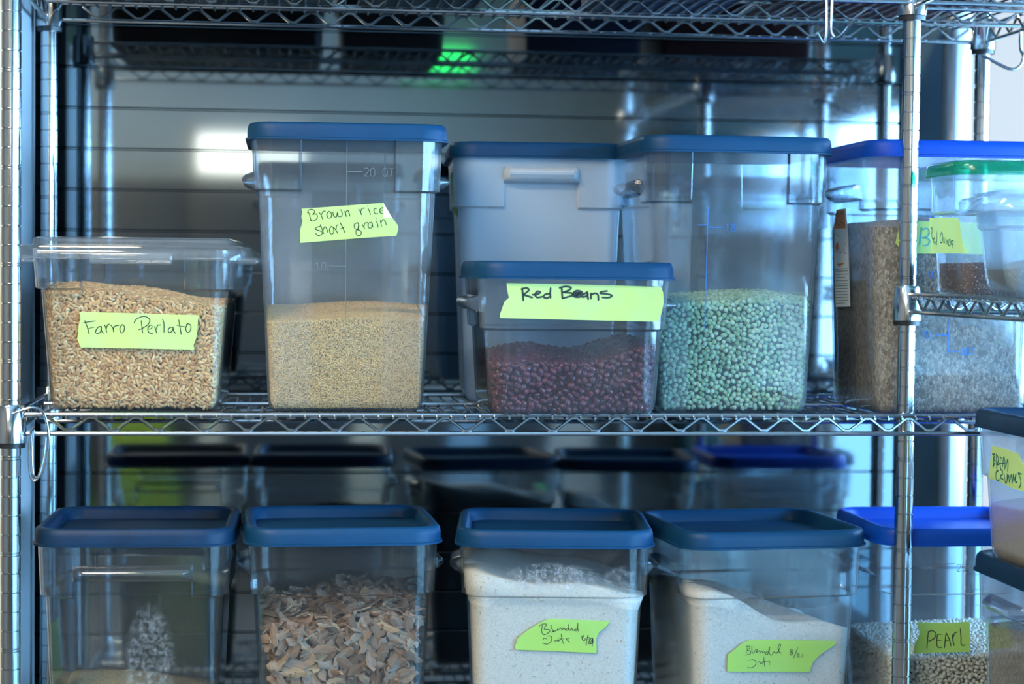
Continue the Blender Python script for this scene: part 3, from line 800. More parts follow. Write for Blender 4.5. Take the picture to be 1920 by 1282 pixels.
tJ = make_bin('food_bin', 'clear bin of grey brown wood chips, second in the lower row', bJ, .4365, .018, ZL, 2.0, [mJ], M['navy'])
bK = Bin(.252, .246, 0.385, hh=.052, hw=.12, **LOW)
mK = clear('oat_bin_plastic', haze=.015, scuff=.02, patches=[(-.005, .338, .07, .022, .35), (.09, .335, .025, .022, .2)])
tK = make_bin('food_bin', 'clear bin of ground oats filled almost to the lid, third in the lower row', bK, .745, .022, ZL, -6.5, [mK], M['navy'])
oat = bulk_mat('ground_oats', [(.56, .52, .45), (.64, .60, .53), (.60, .56, .49)], 420, bump=.35, dark=.82, dist=.0008, flecks=((.40, .30, .20), 210, .64))
bulk(bK, 'ground_oats', 'cream ground oats filling the third bin of the lower row almost to its lid', oat, lambda x, y: .327-.018*x+.006*math.sin(4*x)+.012*(y+1)*.5*bump(x, -.6, .8))
bL = Bin(.252, .250, 0.382, hh=.052, hw=.12, **LOW)
mL = clear('oat_bin_plastic', haze=.025, scuff=.02, patches=[(.0, .30, .12, .03, .12)])
tL = make_bin('food_bin', 'clear bin of ground oats sloping down to the right, its tape dated 8/21', bL, 1.035, .022, ZL, 5.5, [mL], M['navy'])
bulk(bL, 'ground_oats', 'cream ground oats sloping down to the right in the bin dated 8/21', oat, lambda x, y: .278-.030*x+.010*bump(x, -.7, .6)+.008*math.sin(5*x+2*y))
bM = Bin(.250, .246, 0.386, hh=.056, hw=.12, **LOW)
mM = clear('barley_bin_plastic', haze=.05, scuff=.04, tint=(.9, .95, .98))
tM = make_bin('food_bin', 'clear bin of pearl barley under a bright blue lid, its tape reading PEARl', bM, 1.328, .012, ZL, 0, [mM], M['blue'])
hfM = lambda x, y: .226+.006*y+.004*x
V, Fq, mi = kernels(bM, hfM, .003, ICO2, (.0034, .0027, .0025), .0047, 20000, .5, lambda T, n: seen(T, n)*(T[:, 2] > .1))
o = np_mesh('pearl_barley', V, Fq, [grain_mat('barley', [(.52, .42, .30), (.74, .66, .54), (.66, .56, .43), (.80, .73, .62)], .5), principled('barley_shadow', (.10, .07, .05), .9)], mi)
contents(bM, o); tag(o, 'cream pearl barley kernels in the bin taped PEARl', 'grain', kind='stuff')
# ---- right unit: rice bin, bread crumbs bin on its lid, two small boxes on its shelf
bN = Bin(.25, .25, .383, hh=.052, hw=.12, **LOW)
mN = clear('right_bin_plastic', haze=.07, scuff=.03, tint=(.92, .95, .98))
tN = make_bin('food_bin', 'tall bin of pale grain with the bread crumbs bin standing on its lid', bN, 1.436, -.296, -.5364, 0, [mN], M['navy_dark'])
bulk(bN, 'pale_grain', 'pale pinkish grain in the bin at the lower right corner', bulk_mat('pale_grain_bulk', [(.36, .26, .19), (.52, .41, .32), (.60, .50, .42), (.30, .22, .17)], 330, stretch=(1, 1, .6)),
     lambda x, y: .322-.014*y+.01*x)
bO = Bin(.238, .238, .192, taper=.014, rc=.035, hb=.072, band=.007, handles=('front', 'back'), hh=.05, hw=.12, rb=.025)
mO = plastic('cloudy_plastic', haze=.26, milky=.26, hcol=(.82, .85, .88), tint=(.92, .94, .96), rough=.2, scuff=.01)
ZO = -.5364+.383+.0055
tO = make_bin('food_bin', 'cloudy bin of bread crumbs standing on the lid of another bin at the right edge', bO, 1.426, -.283, ZO, 0, [mO], M['navy_dark'])
bulk(bO, 'bread_crumbs', 'light brown bread crumbs in the cloudy bin at the right edge', bulk_mat('crumbs', [(.50, .33, .17), (.62, .44, .25), (.68, .52, .33)], 420, bump=.5, dark=.6, flecks=((.20, .09, .05), 150, .68)),
     lambda x, y: .100+.016*x-.006*y)
bG = Bin(.20, .135, .164, taper=.009, rc=.025, hb=.052, band=.005, handles=(), rb=.014)
mG = clear('quinoa_box_plastic', haze=.10, scuff=.02, tint=(.93, .96, .98))
tG = make_bin('food_box', 'small clear box of dark red quinoa under a green lid on the right shelf', bG, 1.322, -.206, .2151, 0, [mG], M['green_lid'], cat='food box', lid_kw=dict(over=.011, th=.014, rim=.014, deep=.004), yoff=.011, group='small boxes on the right shelf')
V, Fq, mi = kernels(bG, lambda x, y: .048+.003*x, .0012, ICO1, (.0011, .0011, .0008), .0017, 40000, .5, seen, shrink=.98)
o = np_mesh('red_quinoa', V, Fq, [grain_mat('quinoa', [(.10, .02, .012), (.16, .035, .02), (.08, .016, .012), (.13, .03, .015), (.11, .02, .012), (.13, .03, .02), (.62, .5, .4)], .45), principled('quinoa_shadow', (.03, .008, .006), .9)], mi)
contents(bG, o); tag(o, 'dark red quinoa in the small box under the green lid', 'grain', kind='stuff')
bH = Bin(.17, .15, .118, taper=.014, rc=.03, hb=.03, band=.004, handles=(), rb=.03)
mH = plastic('small_box_plastic', haze=.22, milky=.24, hcol=(.75, .85, .92), tint=(.88, .94, .97), rough=.14, scuff=.01)
tH = make_bin('food_box', 'small cloudy box with a clear lid in front of the green lidded box', bH, 1.298, -.405, .2151, -6, [mH], None, cat='food box', group='small boxes on the right shelf')
mb = MB(); H = bH.H
mb.rr_loft((0, 0), bH.W+.04, bH.D+.04, .035, [(-.004, H-.010), (0, H-.012), (0, H+.004), (-.004, H+.008), (-.016, H+.009), (-.018, H+.014), (-.03, H+.014), (-.034, H+.009), (-.06, H+.009)], nc=6)
mb.build('lid', clear('small_clear_lid', haze=.16, hcol=(.7, .82, .92)), tH, angle=45)
bulk(bH, 'grey_seeds', 'blue grey seeds in the small cloudy box on the right shelf', bulk_mat('seed_bulk', [(.10, .14, .17), (.2, .26, .3), (.15, .2, .24)], 300), lambda x, y: .055+.02*x, cat='seeds')
# ---- wood chips
def chip_geo(seed):
    r_ = random.Random(seed); L, W_, T = r_.uniform(.016, .036), r_.uniform(.010, .019), r_.uniform(.0022, .0052)
    n = 6; top, bot = [], []; bend = r_.uniform(-.004, .005); tw = r_.uniform(-.5, .5); sk = r_.uniform(-.35, .35)
    for i in range(n):
        f_ = i/(n-1)*2-1
        wl = W_*r_.uniform(.65, 1.1)*(r_.uniform(.45, .95) if i in (0, n-1) else 1); sh = r_.uniform(-.12, .12)*W_
        for j, s_ in enumerate((-1, -.3, .4, 1)):
            y = s_*wl/2+sh; x = f_*L/2+sk*y+(r_.uniform(-.003, .003) if i in (0, n-1) else r_.uniform(-.0012, .0012)); z = bend*f_*f_+tw*y*f_
            th = T*(.45 if j in (0, 3) else 1)*r_.uniform(.7, 1.1)
            top.append((x, y, z+th/2)); bot.append((x, y, z-th/2))
    k = n*4; Fc = []
    for i in range(n-1):
        for j in range(3):
            a = i*4+j; Fc += [(a, a+4, a+5, a+1), (k+a, k+a+1, k+a+5, k+a+4)]
        Fc += [(i*4, k+i*4, k+i*4+4, i*4+4), (i*4+3, i*4+7, k+i*4+7, k+i*4+3)]
    for j in range(3): Fc += [(j, j+1, k+j+1, k+j), (k-4+j, 2*k-4+j, 2*k-3+j, k-3+j)]
    return top+bot, Fc
def chip_mesh(seed):
    mb = MB(); mb.add(*chip_geo(seed)); return mb
def chip_mat():
    m, nt, out = mat('wood_chip')
    oi = N(nt, 'ObjectInfo'); rp = N(nt, 'ValToRGB'); el = rp.color_ramp.elements; geo = N(nt, 'NewGeometry')
    el[0].color = rgba((.17, .09, .05)); el[1].color = rgba((.46, .30, .17)); e = el.new(.35); e.color = rgba((.30, .18, .11)); e = el.new(.7); e.color = rgba((.31, .21, .155))
    nt.links.new(math_(nt, 'FRACT', math_(nt, 'ADD', geo.outputs['Random Per Island'], oi.outputs['Random'])), rp.inputs[0])
    tc = N(nt, 'TexCoord'); mp = N(nt, 'Mapping'); mp.inputs['Scale'].default_value = (40, 500, 300); nt.links.new(tc.outputs['Object'], mp.inputs[0])
    nz = N(nt, 'TexNoise'); nz.inputs['Scale'].default_value = 1; nz.inputs['Detail'].default_value = 4; nt.links.new(mp.outputs[0], nz.inputs['Vector'])
    mx = N(nt, 'MixRGB', blend_type='MULTIPLY'); mx.inputs[0].default_value = .6
    r2 = N(nt, 'ValToRGB'); r2.color_ramp.elements[0].position = .3; r2.color_ramp.elements[0].color = (.45, .4, .38, 1); r2.color_ramp.elements[1].position = .65
    nt.links.new(nz.outputs['Fac'], r2.inputs[0]); nt.links.new(rp.outputs[0], mx.inputs[1]); nt.links.new(r2.outputs[0], mx.inputs[2])
    b = N(nt, 'BsdfPrincipled'); b.inputs['Roughness'].default_value = .8; b.inputs['Specular IOR Level'].default_value = .2
    nt.links.new(mx.outputs[0], b.inputs['Base Color'])
    bp = N(nt, 'Bump'); bp.inputs['Strength'].default_value = .6; bp.inputs['Distance'].default_value = .001; nt.links.new(nz.outputs['Fac'], bp.inputs['Height']); nt.links.new(bp.outputs[0], b.inputs['Normal'])
    nt.links.new(b.outputs[0], out.inputs[0]); return m
mchip = chip_mat()
V, Fq = bJ.fill(lambda x, y: .280+.012*x*x+.02*y+.012*math.sin(3*x+1), .013)
hv, hf_, hm = [V*np.array([.84, .84, 1])-np.array([0, 0, .02])*(V[:, 2:] > .1)], [Fq], [np.ones(len(Fq))]; tot = len(V)
chip_on = lambda T, n: np.where((T[:, 2] > .11), np.where(n[:, 1] < -.5, 1.0, np.where(n[:, 2] > .5, .9, np.where(n[:, 1] > .4, 0, .5))), 0)
P_, N_ = sample_surface(V, Fq, 1500, chip_on); t_, b_, a_ = frames(N_, .45)
geos = [chip_geo(200+k) for k in range(10)]
for i in range(len(P_)):
    gv, gf = geos[i % 10]; gv = np.array(gv); tri = np.array([t for f_ in gf for t in ((f_[0], f_[1], f_[2]), (f_[0], f_[2], f_[3]))])
    hv.append(gv @ np.stack([t_[i], b_[i], a_[i]])+P_[i]-N_[i]*(.006+.006*random.random())); hf_.append(tri+tot); hm.append(np.zeros(len(tri))); tot += len(gv)
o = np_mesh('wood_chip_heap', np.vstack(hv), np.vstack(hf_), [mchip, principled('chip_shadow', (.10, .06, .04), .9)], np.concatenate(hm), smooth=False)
contents(bJ, o); tag(o, 'heap of wood chips deep inside the second bin of the lower row', 'wood chips', kind='stuff')
pts, nr = sample_surface(V, Fq, 6000, chip_on)
chosen = spaced(pts, nr, .0108); chosen = sorted(chosen, key=lambda i: nr[i][1])[:295]
protos = [chip_mesh(100+k).build('wood_chip', mchip, angle=25) for k in range(12)]
for p_ in protos: tag(p_, 'grey brown wood chip in the second bin of the lower row', 'wood chip', 'wood chips in the clear bin')
T_, B_, A_ = frames(nr[chosen], .30)
for k, i in enumerate(chosen):
    o = protos[k] if k < len(protos) else protos[k % 12].copy()
    if k >= len(protos): COL.objects.link(o)
    q = pts[i]+nr[i]*random.uniform(.000, .004)
    Rm = Matrix(((T_[k][0], B_[k][0], A_[k][0]), (T_[k][1], B_[k][1], A_[k][1]), (T_[k][2], B_[k][2], A_[k][2])))
    c, s_ = math.cos(bJ.loc[3]), math.sin(bJ.loc[3])
    o.rotation_euler = (Matrix.Rotation(bJ.loc[3], 3, 'Z') @ Rm).to_euler()
    o.location = (bJ.loc[0]+c*q[0]-s_*q[1], bJ.loc[1]+s_*q[0]+c*q[1], bJ.loc[2]+q[2])

# ------------------------------------------------------------------ tapes
# Farro Perlato
F_ = face_at(bA, 'front', 259, 620); px = Px(130, 570, 7.385, 259, 620, 1420)
tp = tape(tA, F_, px([(130, 105), (700, 115), (1300, 130), (1812, 140), (1795, 210), (1790, 330), (1775, 460), (1735, 570), (1745, 632), (900, 622), (145, 612), (95, 490), (112, 400), (120, 290), (145, 200)]), M['tape'])
writing(tp, F_, [px(s_) for s_ in [
 [(205, 225), (240, 320), (268, 425)], [(185, 262), (270, 245), (355, 232)], [(240, 345), (340, 320)],
 [(435, 310), (395, 320), (355, 385), (380, 410), (425, 390), (440, 315)], [(440, 310), (440, 370), (468, 408)],
 [(480, 285), (500, 330), (512, 398)], [(508, 340), (525, 290), (553, 275)], [(568, 290), (600, 330), (612, 395)], [(605, 345), (630, 305), (688, 293)],
 [(725, 290), (698, 330), (705, 385), (735, 398), (762, 350), (755, 295), (725, 282)],
 [(895, 258), (940, 195), (1040, 162), (1115, 200), (1100, 270), (1020, 330), (962, 352)], [(1000, 222), (1008, 310), (1018, 400)],
 [(1090, 345), (1140, 335), (1148, 295), (1120, 290), (1090, 340), (1110, 395), (1160, 405)],
 [(1185, 305), (1200, 340), (1215, 402)], [(1212, 345), (1230, 290), (1272, 282)], [(1297, 198), (1318, 260), (1318, 395)],
 [(1440, 310), (1395, 325), (1378, 370), (1405, 392), (1440, 355), (1448, 315)], [(1448, 312), (1455, 365), (1485, 402)],
 [(1527, 205), (1545, 310), (1562, 420)], [(1500, 290), (1620, 305)], [(1650, 265), (1625, 330), (1650, 388), (1690, 360), (1698, 290), (1660, 262), (1635, 275)]]], .0011, M['ink'])
# Brown rice short grain
F_ = face_at(bB, 'front', 655, 418); px = Px(550, 370, 9.143, 655, 418, 1385)
tp = tape(tB, F_, px([(130, 203), (600, 165), (1100, 118), (1550, 82), (1700, 330), (1810, 470), (1815, 540), (1780, 650), (1100, 705), (500, 760), (110, 795), (105, 700), (110, 560), (150, 420), (128, 340), (145, 260)]), M['tape'],
          fold=px([(1550, 86), (1640, 230), (1712, 352), (1640, 335), (1550, 342)]))
writing(tp, F_, [px(s_) for s_ in [
 [(240, 255), (265, 290), (285, 370), (305, 405)], [(232, 275), (255, 222), (320, 210), (360, 250), (318, 300)], [(318, 300), (390, 290), (400, 360), (340, 412), (278, 395)],
 [(430, 262), (465, 300), (500, 385)], [(478, 300), (500, 245), (545, 240)], [(600, 240), (568, 290), (590, 355), (640, 345), (650, 280), (605, 240)],
 [(670, 245), (690, 325), (735, 335), (752, 260), (770, 325), (825, 320), (835, 260), (805, 205)], [(878, 232), (895, 280), (905, 328)], [(890, 265), (925, 215), (950, 250), (968, 322)],
 [(1118, 190), (1148, 235), (1170, 295)], [(1155, 240), (1175, 185), (1225, 178)], [(1282, 178), (1310, 235), (1325, 290)], [(1270, 132), (1278, 140)],
 [(1435, 180), (1388, 195), (1400, 262), (1460, 270)], [(1490, 230), (1545, 205)], [(1545, 158), (1490, 195), (1495, 250), (1545, 270)],
 [(465, 500), (400, 520), (370, 555), (430, 575), (490, 600), (475, 650), (410, 660), (375, 625)], [(455, 470), (490, 560), (518, 632)], [(500, 590), (530, 510), (565, 540), (590, 610)],
 [(645, 500), (615, 560), (640, 630), (690, 610), (685, 530), (650, 500)], [(690, 520), (730, 570), (765, 628)], [(728, 565), (740, 490), (765, 470)], [(800, 432), (850, 530), (885, 612)], [(798, 545), (885, 505)],
 [(1110, 430), (1050, 460), (1055, 530), (1110, 540), (1125, 470), (1100, 430)], [(1120, 470), (1110, 540), (1075, 580), (1090, 640), (1145, 655), (1170, 600), (1130, 560), (1090, 555)],
 [(1185, 460), (1205, 500), (1230, 540)], [(1215, 505), (1230, 440), (1280, 425)], [(1355, 420), (1295, 440), (1295, 515), (1345, 515), (1358, 430), (1365, 490), (1390, 505)],
 [(1432, 405), (1455, 460), (1460, 510)], [(1425, 355), (1432, 362)], [(1500, 385), (1510, 440), (1522, 490)], [(1510, 430), (1545, 372), (1585, 400), (1605, 470)]]], .0010, M['ink'])
# Red Beans
F_ = face_at(bD, 'front', 1092, 566); px = Px(925, 520, 5.647, 1092, 566, 1415)
tp = tape(tD, F_, px([(120, 65), (700, 70), (1300, 80), (1790, 90), (1820, 150), (1828, 260), (1808, 370), (1775, 465), (1000, 455), (55, 438), (55, 400), (100, 265), (148, 220), (125, 120)]), M['tape'])
writing(tp, F_, [px(s_) for s_ in [
 [(290, 118), (297, 180), (302, 250)], [(280, 130), (335, 115), (360, 140), (300, 190)], [(300, 190), (350, 200), (400, 218)],
 [(400, 185), (450, 182), (485, 160), (455, 150), (430, 180), (450, 215), (510, 205)], [(590, 175), (545, 178), (520, 205), (550, 222), (590, 205)], [(595, 112), (592, 170), (597, 220)],
 [(715, 110), (720, 170), (726, 225)], [(690, 112), (760, 95), (815, 108), (790, 135), (730, 158)], [(730, 158), (820, 165), (830, 190), (726, 222)],
 [(945, 180), (990, 160), (995, 190), (940, 208)], [(990, 150), (998, 195), (1005, 232)], [(1035, 165), (1032, 195), (1035, 225)], [(1035, 180), (1080, 165), (1110, 185), (1115, 240)],
 [(1210, 140), (1150, 148), (1135, 165), (1210, 172), (1262, 188), (1225, 210), (1155, 208)]]]
 + [px([(830, 180), (870, 140), (930, 150), (940, 190), (890, 208), (840, 195), (850, 165), (900, 160), (925, 175), (880, 190), (855, 180), (890, 172), (915, 160), (865, 200)])], .0024, M['ink'])
# Blended Oats (two)
F_ = face_at(bK, 'front', 1053, 1190); px = Px(950, 1150, 9.143, 1053, 1190, 1350)
tp = tape(tK, F_, px([(720, 85), (1250, 100), (1765, 118), (1700, 215), (1580, 310), (1530, 430), (1545, 560), (1545, 675), (900, 650), (160, 628), (145, 580), (190, 430), (330, 310), (560, 160)]), M['tape_green'])
writing(tp, F_, [px(s_) for s_ in [
 [(552, 218), (600, 180), (680, 178), (640, 265), (720, 270), (735, 310), (640, 362), (600, 300), (610, 190)], [(765, 190), (760, 240), (800, 290), (770, 318)], [(770, 318), (860, 280), (885, 235), (870, 280), (905, 270)],
 [(905, 270), (925, 240), (950, 280), (975, 235), (1000, 275)], [(1035, 250), (1000, 275), (1050, 275), (1055, 170)], [(1055, 240), (1085, 285), (1110, 240), (1130, 285)], [(1190, 255), (1150, 275), (1200, 280), (1218, 155), (1215, 250), (1240, 300)],
 [(620, 450), (650, 420), (685, 435)], [(700, 385), (770, 390), (760, 480), (690, 525), (615, 505)], [(810, 452), (840, 470), (885, 440), (880, 475), (940, 430)], [(935, 345), (945, 430), (980, 520)], [(890, 425), (990, 432)], [(1075, 425), (1020, 432), (1085, 488)],
 [(1285, 372), (1300, 400), (1330, 380), (1318, 360)], [(1290, 400), (1300, 445), (1340, 455), (1345, 420)], [(1395, 350), (1375, 450), (1365, 545)], [(1390, 400), (1440, 420), (1400, 510), (1495, 500)], [(1420, 410), (1430, 500)], [(1440, 420), (1475, 415), (1440, 500), (1480, 490), (1475, 415), (1470, 560)], [(1400, 440), (1470, 450)]]], .0008, M['ink'])
F_ = face_at(bL, 'front', 1465, 1229); px = Px(1345, 1185, 8.0, 1465, 1229, 1350)
tp = tape(tL, F_, px([(440, 95), (1000, 115), (1810, 148), (1855, 180), (1780, 240), (1600, 350), (1480, 470), (1445, 560), (1440, 622), (800, 600), (110, 570), (105, 450), (110, 310), (230, 220), (330, 140)]), M['tape_green'])
writing(tp, F_, [px(s_) for s_ in [
 [(388, 195), (435, 185), (455, 215), (415, 248), (465, 265), (460, 310), (385, 325)], [(412, 195), (405, 300)], [(485, 185), (490, 270), (515, 300), (545, 250), (575, 245), (560, 290), (600, 265), (620, 300), (640, 265), (670, 300), (700, 270)],
 [(745, 280), (700, 300), (740, 330), (770, 210), (765, 300), (800, 340), (840, 290), (870, 310)], [(915, 295), (870, 305), (900, 300), (945, 200), (930, 172), (905, 220), (920, 280), (965, 318)],
 [(435, 412), (495, 400)], [(500, 395), (555, 430), (545, 490), (480, 525), (425, 512)], [(590, 440), (620, 435), (640, 470), (680, 430), (700, 440)], [(678, 358), (690, 440), (705, 520)], [(650, 440), (780, 432)], [(780, 435), (775, 495)],
 [(1120, 260), (1095, 285), (1140, 310), (1125, 350), (1100, 330), (1135, 290), (1125, 255)], [(1222, 232), (1190, 320), (1155, 400)], [(1210, 330), (1250, 340), (1215, 380), (1270, 378)], [(1305, 330), (1298, 390)]]], .0008, M['ink'])
# PEARl
F_ = face_at(bM, 'front', 1770, 1195); px = Px(1640, 1080, 6.346, 1770, 1195, 1375)
tp = tape(tM, F_, px([(482, 535), (900, 545), (1145, 530), (1155, 700), (1160, 915), (800, 915), (440, 925), (440, 850), (470, 770), (515, 660), (490, 590)]), M['tape_green'])
writing(tp, F_, [px(s_) for s_ in [[(618, 655), (612, 760), (608, 862)], [(610, 655), (670, 640), (718, 680), (690, 740), (625, 770)], [(735, 690), (730, 780), (745, 845), (800, 850)], [(735, 690), (800, 685)], [(735, 765), (790, 760)],
 [(845, 668), (838, 760), (832, 858)], [(845, 668), (890, 750), (915, 835)], [(840, 770), (895, 760)], [(925, 690), (935, 760), (955, 830)], [(935, 740), (955, 675), (992, 660)], [(1025, 620), (1038, 720), (1042, 800), (1060, 830), (1095, 822)]]], .0013, M['ink'])
# BREAd CRUMBS on the crumbs bin (left side, seen at a slant)
def slant(b, cx, cy, zmin=0):
    F0 = face_at(b, 'left', cx, cy, zmin)
    def conv(ox, oy, k):
        def f_(pts):
            o = []
            for x, y in pts:
                q = face_at(b, 'left', ox+x/k, oy+y/k, zmin); o.append((q.u0-F0.u0, q.v0-F0.v0))
            return o
        return f_
    return F0, conv
F_, conv = slant(bO, 1880, 870, bO.H-bO.hb+.003); px = conv(1840, 820, 11.65)
tp = tape(tO, F_, px([(240, 175), (500, 240), (820, 365), (870, 500), (950, 640), (1060, 760), (1060, 1240), (900, 1170), (640, 1090), (400, 960), (155, 890), (175, 690), (215, 430)]), M['tape'])
writing(tp, F_, [px(s_) for s_ in [[(270, 360), (285, 500), (272, 650)], [(258, 365), (315, 375), (285, 480), (320, 520), (275, 650)], [(345, 355), (345, 500), (355, 690)], [(345, 360), (385, 440), (385, 520), (355, 590), (420, 575)], [(430, 400), (430, 560), (440, 690)], [(425, 410), (465, 460)], [(420, 560), (540, 575)],
 [(485, 650), (500, 450), (520, 440), (535, 590), (525, 700)], [(550, 670), (590, 480), (600, 600), (590, 740)],
 [(385, 725), (340, 760), (335, 870), (375, 940), (410, 910)], [(430, 790), (435, 920)], [(440, 700), (480, 730), (480, 800), (430, 860), (500, 920)], [(515, 790), (540, 980), (575, 960), (580, 790), (590, 930)], [(590, 930), (615, 820), (630, 980), (670, 810), (685, 1005)], [(690, 1000), (720, 790), (730, 950), (775, 790), (760, 970), (800, 970)], [(900, 800), (820, 780), (850, 830), (880, 950), (865, 1060), (835, 1090)]]], .0022, M['ink_green'])
# Red Quinoa (left side of the small green lidded box) and B on the bulgur bin
F_, conv = slant(bG, 1775, 450); px = conv(1670, 395, 8.727)
tp = tape(tG, F_, px([(640, 118), (850, 112), (1090, 112), (1140, 220), (1150, 420), (1200, 560), (1270, 700), (900, 695), (670, 690), (665, 500), (645, 300)]), M['tape'])
writing(tp, F_, [px(s_) for s_ in [[(672, 275), (678, 350), (690, 460)], [(668, 290), (690, 280), (695, 340), (680, 380)], [(680, 385), (715, 530)], [(705, 470), (735, 440), (715, 480), (735, 550)], [(765, 490), (745, 520), (765, 550), (770, 340)],
 [(850, 345), (820, 430), (830, 520), (858, 500), (865, 400), (850, 345)], [(875, 440), (880, 520), (895, 510), (895, 440)], [(915, 450), (915, 540)], [(930, 550), (935, 470), (950, 560)], [(970, 470), (955, 550), (985, 570), (990, 480), (970, 470)], [(1035, 490), (1005, 500), (1005, 550), (1030, 540), (1038, 490), (1025, 610)]]], .0014, M['ink_green'])
F_ = face_at(bF, 'front', 1760, 445); px = Px(1670, 395, 8.727, 1760, 445, 1380)
tp = tape(tF, F_, px([(100, 180), (420, 170), (1100, 175), (1700, 185), (1710, 715), (900, 712), (400, 715), (110, 620), (30, 540), (95, 280)]), M['tape'])
writing(tp, F_, [px(s_) for s_ in [[(485, 270), (470, 400), (455, 570)], [(500, 315), (560, 285), (620, 330), (590, 420), (500, 450)], [(500, 450), (590, 455), (630, 500), (590, 570), (520, 572)]]], .0016, M['ink_teal'])
# green tape on the side of the white bin
F_ = Face(bC, 'left', 0.045, .315)
tape(tC, F_, [(-.05, .03), (.03, .032), (.035, -.03), (0, -.036), (-.05, -.03)], M['tape_green'])
F_ = Face(bI, 'left', 0.03, .235); tape(tI, F_, [(-.06, .03), (.03, .034), (.02, -.05), (-.06, -.05)], M['tape_green'])
# moulded scales
F_ = face_at(bB, 'front', 660, 420)
scale_marks(tB, F_, [[(-.008, .12), (-.008, -.16)], [(-.008, .072), (.014, .072)], [(-.008, -.058), (-.03, -.058)]]+lettering('20 QT', .016, .066, .011)+lettering('10L', -.050, -.064, .011), .0008, M['ink_faint'])
F_ = face_at(bE, 'front', 1326, 430)
scale_marks(tE, F_, [[(0, .03), (0, -.14)], [(-.014, .006), (0, .006)], [(0, .003), (.024, .003)]]+lettering('18', .026, -.002, .010), .0011, M['ink_blue'])
F_ = face_at(bF, 'front', 1779, 620)
scale_marks(tF, F_, [[(0, .24), (0, -.032)], [(-.018, -.006), (0, -.006)], [(0, -.029), (.016, -.029)]]+lettering('5L', -.036, -.011, .010)+lettering('8QT', .018, -.034, .010)+lettering('10', -.034, .074, .009)+lettering('15', -.034, .152, .009), .0013, M['ink_blue'])
F_ = face_at(bM, 'front', 1790, 1068)
scale_marks(tM, F_, [[(-.05, .006), (0, .009)]]+lettering('25', .003, -.002, .010), .0009, M['ink_faint'])
# warning sticker on the bulgur bin's left side
F_, conv = slant(bF, 1578, 482); px = conv(1550, 380, 6.1)
st = tape(tF, F_, px([(70, 80), (225, 62), (245, 330), (270, 1185), (108, 1190), (90, 640)]), M['paper'], name='warning_sticker')
mb = MB()
blk = px([(74, 90), (212, 75), (222, 292), (80, 305)]); mb.add([F_(q[0], q[1], .0009) for q in blk], [(0, 1, 2, 3)])
for s_ in [[(120, 700), (160, 690), (210, 685), (185, 715), (150, 728)], [(128, 365), (150, 370), (142, 392)], [(212, 440), (228, 480), (225, 495)], [(165, 545), (180, 575), (165, 580)], [(100, 500), (130, 440), (150, 510), (120, 540)]]:
    q_ = px(s_); mb.add([F_(a, b, .0009) for a, b in q_], [tuple(range(len(q_)))])
mb.build('orange_print', M['orange'], st, smooth=False)
rows = [[(105, y), (250 if y % 3 else 215, y-6)] for y in (785, 820, 858, 893, 928, 985, 1018, 1052, 1085, 1118, 1152)]
writing(st, F_, [px(s_) for s_ in rows+[[(85, 120), (100, 150), (130, 110), (150, 160), (180, 105), (208, 150)], [(105, 255), (130, 230), (150, 265), (175, 225), (205, 250)], [(98, 765), (245, 750)], [(105, 955), (258, 945)], [(110, 520), (125, 570), (145, 510), (150, 580)], [(200, 520), (205, 570), (235, 580)], [(100, 345), (130, 365)]]], .0012, M['ink'], name='print', k=3)

# ------------------------------------------------------------------ hooks and the crates on the top shelf
def wire_thing(name, label, cat, strokes, r=.0024):
    mb = MB()
    for st_ in strokes: mb.tube([tuple(q) for q in smooth3(st_)], r, 8)
    return tag(mb.build(name, M['wire']), label, cat)
def smooth3(pts, k=6):
    P = [np.array(q, float) for q in pts]; out = []
    for i in range(len(P)-1):
        p0, p1, p2, p3 = P[max(0, i-1)], P[i], P[i+1], P[min(len(P)-1, i+2)]
        for j in range(k):
            t = j/k; out.append(.5*((2*p1)+(-p0+p2)*t+(2*p0-5*p1+4*p2-p3)*t*t+(-p0+3*p1-3*p2+p3)*t**3))
    out.append(P[-1]); return out
c = at(1555, 0, -.012)
wire_thing('shelf_hook', 'bent wire hook with two prongs hanging from the top shelf', 'hook', [
  [(c[0]-.005, .004, .655), (c[0]-.005, -.009, .658), (c[0]-.005, -.012, .64), (c[0]-.004, -.013, .60), (c[0]-.005, -.016, .572), (c[0]-.010, -.020, .561), (c[0]-.022, -.034, .571)],
  [(c[0]+.004, .004, .655), (c[0]+.004, -.009, .658), (c[0]+.004, -.012, .64), (c[0]+.003, -.013, .60), (c[0]+.003, -.016, .576), (c[0]+.009, -.024, .567), (c[0]+.016, -.05, .578), (c[0]+.020, -.062, .587)]])
hk = [(1.468, .26, .640), (1.469, .26, .648), (1.475, .26, .6520), (1.4805, .26, .648), (1.481, .26, .635)]+[at(x, y, .26) for x, y in ((1914, 60), (1914, 92), (1919, 105), (1914, 122), (1900, 130), (1880, 124), (1842, 103))]
wire_thing('shelf_hook', 'large wire hook hanging at the upper right corner beside the rear post', 'hook', [hk], .0026)
lp = [(.034, -.010, .055), (.040, -.013, .045), (.042, -.013, .02), (.041, -.013, 0), (.039, -.014, -.02), (.034, -.015, -.033), (.028, -.014, -.030), (.0265, -.013, -.01), (.027, -.013, .02), (.030, -.012, .05)]
